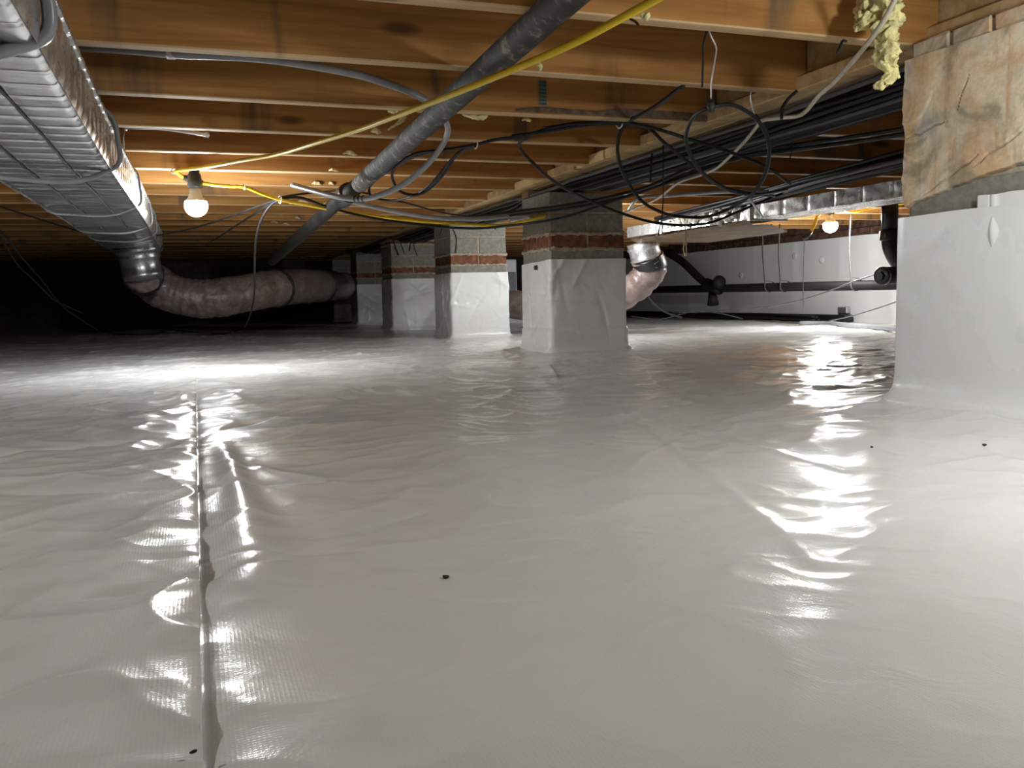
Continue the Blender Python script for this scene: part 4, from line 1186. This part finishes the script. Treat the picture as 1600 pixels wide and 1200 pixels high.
# second bundle over the old duct
for i in range(14):
    row, colm = i // 5, i % 5
    base = [(2.42, 1.60, 0.755), (2.42, 2.2, 0.735), (2.43, 2.7, 0.72), (2.47, 3.1, 0.715), (2.56, 3.6, 0.708), (2.66, 4.2, 0.705), (2.72, 4.8, 0.70)]
    pts = [(p[0] + colm * 0.026 + 0.006 * math.sin(p[1] * 4 + i), p[1], p[2] + row * 0.016 + 0.005 * math.sin(p[1] * 3 + 2 * i)) for p in base]
    cable('bundle_cable', 'black cable in the second bundle lying along the old silver duct', pts, 0.0095, CB if i % 3 else M['grey_cable'], 'cable', 'cables bundled along the old duct', 6, 6)

for pts, lab in (([(1.622,7.355,0.78),(1.641,7.355,0.715),(1.666,7.355,0.644)], 'thick black cable tail at the left corner of the third pier top'), ([(1.682,7.355,0.758),(1.703,7.355,0.709),(1.717,7.355,0.66)], 'thin black cable tail beside the corner tail on the third pier'),
                 ([(1.772,7.355,0.769),(1.77,7.355,0.725),(1.763,7.355,0.682)], 'short straight black cable tail on the third pier front'), ([(1.794,7.355,0.758),(1.809,7.355,0.703),(1.829,7.355,0.638)], 'slanting thin black cable tail right of the straight one on the third pier'),
                 ([(1.553,5.525,0.738),(1.543,5.525,0.705),(1.529,5.525,0.68)], 'short black cable tail at the left corner of the second pier top'), ([(1.622,5.525,0.721),(1.642,5.525,0.663),(1.634,5.525,0.563)], 'long thin black wire down the second pier front'),
                 ([(1.885,5.525,0.773),(1.902,5.525,0.747),(1.919,5.525,0.722)], 'short black cable tail at the right of the second pier front')):
    cable('cable_tail', lab, pts, 0.0055 if 'thick' in lab or 'short' in lab else 0.003, CB)
for pts, lab in (([(1.81,5.398,0.888),(1.804,5.396,0.851),(1.814,5.389,0.818)], 'white tie tail hanging from the girder bundle left of the middle pier, first'), ([(1.83,5.391,0.887),(1.839,5.383,0.846),(1.848,5.376,0.808)], 'white tie tail hanging from the girder bundle left of the middle pier, second')):
    cable('tie_tail', lab, pts, 0.005, M['zip'], 'tie', None, 6, 4)
# ties hanging from the girder bundle
for pts, lab in (([(1.438,1.831,0.768),(1.419,1.836,0.751),(1.409,1.848,0.73),(1.404,1.846,0.701)], 'black tie tail hanging from the girder bundle nearest the parged pier'),
                 ([(1.522,2.708,0.757),(1.515,2.705,0.708),(1.51,2.702,0.658)], 'black tie tail hanging from the girder bundle above the middle pier')):
    cable('tie_tail', lab, pts, 0.004, CB, 'tie')
cable('hanger_wire', 'black hanger wire holding the round cable coil', [(1.014,1.572,0.812),(1.004,1.572,0.778),(1.012,1.587,0.744),(1.019,1.601,0.701)], 0.0024, CB, 'wire')
hw = empty('hanger_wire', [(1.014,1.572,0.815)][0]); tag(hw, 'thin twisted wire ending in a black clip on the cable coil', 'wire')
v, f = tube_data(spline([(1.014,1.572,0.815),(1.026,1.577,0.796),(1.04,1.581,0.777),(1.047,1.597,0.755),(1.055,1.622,0.716),(1.064,1.637,0.687)], 5), 0.0018, 6); mesh('wire_strand', v, f, M['steel'], hw, True)
v, f = tube_data([(1.062,1.637,0.684),(1.063,1.635,0.672),(1.063,1.634,0.66)], [0.006, 0.0095, 0.006], 10); mesh('clip', v, f, M['socket'], hw, True)
cable('hanger_wire', 'twisted wire hanging beside the coil near the girder', [(1.257,1.765,0.746),(1.254,1.765,0.729),(1.263,1.77,0.71),(1.281,1.783,0.689)], 0.0018, M['steel'], 'wire')
cable('loose_wire', 'thin black wire hanging straight before the old duct, longer one', [(1.613,2.79,0.829),(1.607,2.781,0.726),(1.621,2.812,0.571),(1.626,2.855,0.486)], 0.0022, CB, 'wire')
cable('loose_wire', 'thin black wire hanging right of the girder bundle', [(1.717,2.205,0.717),(1.712,2.204,0.687),(1.704,2.203,0.656)], 0.0018, CB, 'wire')
cable('bent_nail', 'bent black nail sticking out under the near joist by the girder', [(1.27,1.465,0.775),(1.241,1.442,0.766),(1.216,1.427,0.738)], 0.0028, CB, 'nail')
cable('bent_nail', 'bent black nail under the near joist by the foam scrap', [(0.798,1.498,0.789),(0.796,1.477,0.779),(0.791,1.456,0.767)], 0.0024, CB, 'nail')

# cream cord from the upper right
cable('cream_cord', 'cream cord slanting down from the upper right across the girder', [(1.223,1.272,0.812),(1.249,1.334,0.783),(1.277,1.407,0.76),(1.352,1.59,0.732),(1.385,1.684,0.722),(1.422,1.776,0.707),(1.436,1.825,0.706),(1.429,1.881,0.712),(1.447,1.983,0.726),(1.497,2.072,0.732),(1.583,2.254,0.723),(1.66,2.439,0.713),(1.732,2.626,0.703),(1.799,2.816,0.709),(1.873,3.111,0.718),(2.033,3.586,0.703),(2.174,4.176,0.703),(2.183,4.385,0.689)], 0.0052, M['white_cord'], 'cord')
# twine hanging by the old duct
tw = empty('twine', [(1.987,3.255,0.559)][0]); tag(tw, 'tan twine hanging in knotted strands in front of the old duct', 'twine')
for a in ([(1.987,3.255,0.559),(1.982,3.251,0.504),(1.974,3.249,0.456),(1.978,3.245,0.434)], [(1.986,3.253,0.537),(1.993,3.249,0.515),(1.997,3.245,0.499),(1.994,3.245,0.488)], [(1.983,3.253,0.523),(1.985,3.246,0.469),(1.985,3.242,0.431)]):
    v, f = tube_data(spline(a, 4), 0.0030, 6); mesh('strand', v, f, M['twine'], tw, True)
v, f = lathe_data([(-0.008, 0.002), (-0.004, 0.007), (0.004, 0.007), (0.008, 0.002)], [(1.98,3.244,0.434)][0], (0, 0, 1), 8); mesh('knot', v, f, M['twine'], tw, True)
# shiny hanger strap over the old duct
sp = [(2.23,3.193,0.701),(2.271,3.196,0.664),(2.295,3.183,0.625),(2.319,3.17,0.585)]
v, f = tube_data(spline(sp, 4), 0.012, 8, 0.25, (1, -0.3, 0.3)); o = mesh('duct_strap', v, f, M['steel'], None, True); recentre(o, sp[0]); tag(o, 'shiny metal strap slanting over the old silver duct', 'strap')

# right floor: grey hose, cable bundle and thin wires by the wall
def gz(p, r): return (p[0], p[1], float(ground(np.array([p[0]]), np.array([p[1]]))[0]) + r)
cable('grey_hose', 'grey hose lying on the floor from the right wall to the parged pier', [gz(p, 0.018) for p in [(4.613,5.81,-0.015),(4.712,5.66,-0.015),(4.499,5.161,-0.015),(4.195,4.456,-0.015),(3.906,3.853,-0.015),(3.763,3.538,-0.015)]], 0.017, M['conduit'], 'hose')
for i, (dx, dz) in enumerate(((0, 0), (0.04, 0.012), (0.075, 0.0), (0.03, 0.03))):
    cable('floor_cable', 'black cable in the low bundle along the foot of the right wall', [(4.98 + dx + 0.015 * math.sin(y * 2.3 + i), y, 0.005 + dz + 0.008 * math.sin(y * 3 + i * 2)) for y in np.arange(6.1, 10.4, 0.3)], 0.013, CB, 'cable', 'cables along the right wall foot', 7, 3)
q = [(5.17,5.879,0.071),(5.17,5.877,-0.015),(5.17,6.694,0.046)]
v, f = rough_box(5.12, 5.215, q[0][1], 10.6, -0.04, 0.045, 0.006, 0.0)
o = mesh('black_channel', v, f, M['black_plastic']); recentre(o, (5.17, 8.5, -0.04)); tag(o, 'black square-ended channel lying at the foot of the right wall', 'channel')
q = [(5.22,6.053,0.074),(5.22,5.943,0.021)]
v, f = rough_box(5.195, 5.24, q[1][1], q[0][1], 0.055, 0.110, 0.004, 0.0)
o = mesh('outlet_box', v, f, M['steel']); recentre(o, (5.22, (q[0][1] + q[1][1]) / 2, 0.09)); tag(o, 'small metal box on the right wall above the channel end', 'box')
cable('thin_wire', 'thin grey wire sagging along the right wall to the cleanout', [(3.523,5.975,0.11),(3.685,5.597,0.123),(3.799,5.131,0.155),(3.751,4.726,0.2),(3.745,4.414,0.263),(3.682,4.122,0.317),(3.649,3.924,0.352)], 0.0040, M['grey_cable'], 'wire')
cable('thin_wire', 'thin grey wire rising from the floor hose behind the parged pier', [(4.106,4.9,0.041),(4.062,4.6,0.087),(4.001,4.308,0.141),(3.96,4.009,0.208),(3.988,3.895,0.239)], 0.0040, M['grey_cable'], 'wire')
cable('thin_wire', 'thin grey wire hanging straight down the right wall from the plug', [(3.802,4.751,0.607),(3.858,4.826,0.493),(3.91,4.895,0.323),(3.964,4.959,0.112)], 0.0030, M['grey_cable'], 'wire')
cable('twisted_wire', 'short brown twisted wire beside the parged pier foot', [(4.685,4.694,0.084),(4.616,4.715,0.037),(4.643,4.701,0.005),(4.662,4.69,-0.035)], 0.003, M['bark'], 'wire')
cable('thin_wire', 'thin dark wire arching low behind the middle pier on the right', [(3.072,5.817,0.101),(3.325,5.828,0.069),(3.517,5.869,0.096),(3.713,5.907,0.12),(3.901,5.836,0.09),(4.04,5.781,0.051)], 0.0045, CB, 'wire')
cable('black_cable', 'black cable dropping from the pink branch duct to the right wall foot', [(2.722,5.008,0.347),(2.9,5.255,0.263),(3.107,5.492,0.178),(3.345,5.719,0.113),(3.539,5.858,0.076)], 0.008, CB)

# white equipment seen between the piers
q = [(2.802,7.781,0.543),(2.918,7.679,-0.005),(2.835,7.735,0.228)]
eq = empty('dehumidifier', (q[0][0] + 0.12, q[0][1], 0.0)); tag(eq, 'white appliance standing in the gap between the middle and second piers', 'appliance')
e0 = Vector(eq.location)
v, f = rough_box(e0.x - 0.17, e0.x - 0.02, e0.y, e0.y + 0.3, 0.19, 0.62, 0.01, 0.0); mesh('cabinet', v, f, M['box_white'], eq)
v, f = rough_box(e0.x - 0.155, e0.x - 0.035, e0.y - 0.012, e0.y + 0.01, 0.24, 0.50, 0.004, 0.0); mesh('grille', v, f, M['box_grey'], eq)
v, f = rough_box(e0.x - 0.18, e0.x + 0.2, e0.y - 0.02, e0.y + 0.32, 0.17, 0.195, 0.004, 0.0); mesh('shelf_board', v, f, M['socket'], eq)
v, f = rough_box(e0.x - 0.16, e0.x + 0.16, e0.y + 0.01, e0.y + 0.3, -0.02, 0.165, 0.006, 0.0); mesh('plinth', v, f, M['box_white'], eq)

# ------------------------------------------------------------------ scraps of insulation and foam
def tuft(name, label, path, rad, mat, cat, group=None, seed=0, amp=0.5, seg=20, freq=75):
    P = spline(path, 12)
    rr = list(np.interp(np.linspace(0, 1, len(P)), np.linspace(0, 1, len(rad)), rad))
    v, f = tube_data(P, rr, seg, 0.7)
    out = []
    for i, q in enumerate(v):
        c = P[min(i // seg, len(P) - 1)]
        k = rr[min(i // seg, len(P) - 1)]
        nrm = (q - c)
        n1 = noise.noise(q * freq + Vector((seed * 3.1, seed, 0))) + 0.6 * noise.noise(q * freq * 2.3 + Vector((0, seed, seed)))
        out.append(q + nrm * (amp * n1) + Vector((noise.noise(q * freq), noise.noise(q * freq + Vector((7, 0, 0))), noise.noise(q * freq + Vector((0, 5, 0))))) * k * 0.35)
    o = mesh(name, out, f, mat, None, True); recentre(o, P[0])
    tag(o, label, cat, group)
    return o
big = empty('insulation_tuft', [(1.328,1.419,0.846)][0]); tag(big, 'big yellow glass wool tuft hanging in rags beside the parged pier', 'insulation')
def wool(name, path, rad, seed):
    o = tuft(name, None, path, rad, M['tuft'], None, None, seed, 0.55, 48, 85)
    w = o.location.copy(); o.parent = big; o.location = w - big.location
wool('main_wool', [(1.328,1.423,0.884),(1.312,1.402,0.827),(1.299,1.39,0.78),(1.293,1.378,0.74),(1.29,1.375,0.711),(1.281,1.378,0.702)], [0.035, 0.034, 0.026, 0.022, 0.024, 0.012], 1)
wool('side_wool', [(1.318,1.449,0.885),(1.303,1.438,0.837),(1.284,1.431,0.809),(1.263,1.426,0.79),(1.259,1.427,0.782)], [0.026, 0.026, 0.020, 0.010, 0.004], 2)
wool('tail_wool', [(1.294,1.375,0.715),(1.297,1.371,0.69),(1.292,1.371,0.679),(1.277,1.376,0.668),(1.284,1.372,0.661)], [0.014, 0.012, 0.014, 0.012, 0.004], 3)
wool('curl_wool', [(1.301,1.37,0.702),(1.307,1.367,0.691),(1.313,1.364,0.681)], [0.007, 0.005, 0.0035], 4)
tuft('insulation_tuft', 'yellow wool rag hanging over the yellow cord from the second joist', [(0.54,2.449,0.804),(0.563,2.441,0.806),(0.575,2.424,0.791),(0.571,2.424,0.773),(0.534,2.434,0.747)], [0.008, 0.014, 0.013, 0.008, 0.002], M['tuft'], 'insulation', None, 5)
tuft('insulation_tuft', 'yellow wool clump behind the slanting pipe on the second joist', [(0.624,2.462,0.811),(0.644,2.455,0.811),(0.662,2.449,0.812),(0.647,2.452,0.789)], [0.007, 0.015, 0.014, 0.005], M['tuft'], 'insulation', None, 6)
tuft('insulation_tuft', 'yellow wool strip right of the slanting pipe under the second joist', [(0.759,2.456,0.805),(0.786,2.445,0.799),(0.81,2.436,0.795),(0.828,2.43,0.798)], [0.005, 0.012, 0.013, 0.005], M['tuft'], 'insulation', None, 7)
tuft('insulation_tuft', 'pale wool scrap over the yellow cord on the near joist edge', [(0.808,1.474,0.792),(0.816,1.47,0.787),(0.818,1.469,0.779)], [0.006, 0.011, 0.003], M['tuft'], 'insulation', None, 8)
tuft('insulation_tuft', 'pale wool scrap at the left end of the bark edge', [(0.965,2.509,0.807),(0.98,2.504,0.81),(0.989,2.5,0.804)], [0.004, 0.010, 0.005], M['tuft'], 'insulation', None, 9)
tuft('insulation_tuft', 'pale wool flake on the first joist beside the yellow cord', [(0.745,1.839,0.791),(0.75,1.836,0.787),(0.751,1.835,0.775)], [0.006, 0.008, 0.004], M['tuft'], 'insulation', None, 10)
tuft('insulation_tuft', 'pale foam blob at the corner of the left duct strap', [(-0.195,3.725,0.644),(-0.179,3.708,0.64),(-0.164,3.692,0.633),(-0.163,3.689,0.614)], [0.006, 0.016, 0.013, 0.003], M['tuft'], 'insulation', None, 11)
rnd = random.Random(77)
fg = 'foam scraps stuck on the joists'
flab = 'small pale foam scrap stuck to the side of a joist'
spots = [(0.579,2.864,0.813),(0.568,3.273,0.803),(0.573,3.537,0.791),(0.559,3.917,0.789),(0.791,3.403,0.775),(0.766,3.733,0.778),(0.598,5.083,0.827),(0.546,5.1,0.814),(0.544,5.638,0.838),(0.661,6.021,0.814),(0.63,6.353,0.811),(0.748,5.559,0.789),(0.627,4.32,0.793),(0.55,6.17,0.826),(0.73,5.138,0.791),(2.699,3.874,0.659)]
for i, p in enumerate(spots[:-1]):
    k = min(max(int(round((p[1] - JY0) / JS)), 0), 20)
    y = JY0 + JS * k - 0.004
    p = (p[0], y, min(max(p[2], 0.812), 0.87))
    s = rnd.uniform(0.010, 0.018)
    w = rnd.uniform(0.012, 0.03)
    tuft('foam_scrap', flab, [(p[0] - w, y, p[2]), (p[0] - w * 0.3, y - 0.003, p[2] + 0.004), (p[0] + w * 0.4, y - 0.003, p[2]), (p[0] + w, y, p[2] - 0.003)], [0.003, s, s * 0.8, 0.003], M['foam'], 'foam scrap', fg, 20 + i, 0.5, 10, 50)

# ------------------------------------------------------------------ crumbs of dirt on the liner
for (px, r), lab in zip((([(0.225,0.835,0)], 0.0026), ([(1.201,1.049,0)], 0.0028), ([(-0.017,0.55,0)], 0.0016), ([(1.053,1.14,0)], 0.0020)),
                        ('dark crumb of dirt alone in the middle of the near floor', 'dark crumb of dirt on the floor below the parged pier', 'tiny dark crumb beside the seam at the bottom of the photo', 'tiny dark crumb on the floor left of the parged pier')):
    p = px[0]
    bm = bmesh.new(); bmesh.ops.create_icosphere(bm, subdivisions=2, radius=r)
    for q in bm.verts: q.co += q.co * (0.5 * noise.noise(q.co * 400 + Vector((r * 900, 0, 0)))); q.co.x *= 1.4; q.co.z *= 0.8
    me = bpy.data.meshes.new('dirt_crumb'); bm.to_mesh(me); bm.free(); me.materials.append(M['dirt'])
    o = bpy.data.objects.new('dirt_crumb', me); link(o)
    zz_ = float(ground(np.array([p[0]]), np.array([p[1]]))[0])
    if p[0] < SEAM: zz_ += 0.010
    o.location = (p[0], p[1], zz_ + r * 0.6)
    tag(o, lab, 'dirt crumb')
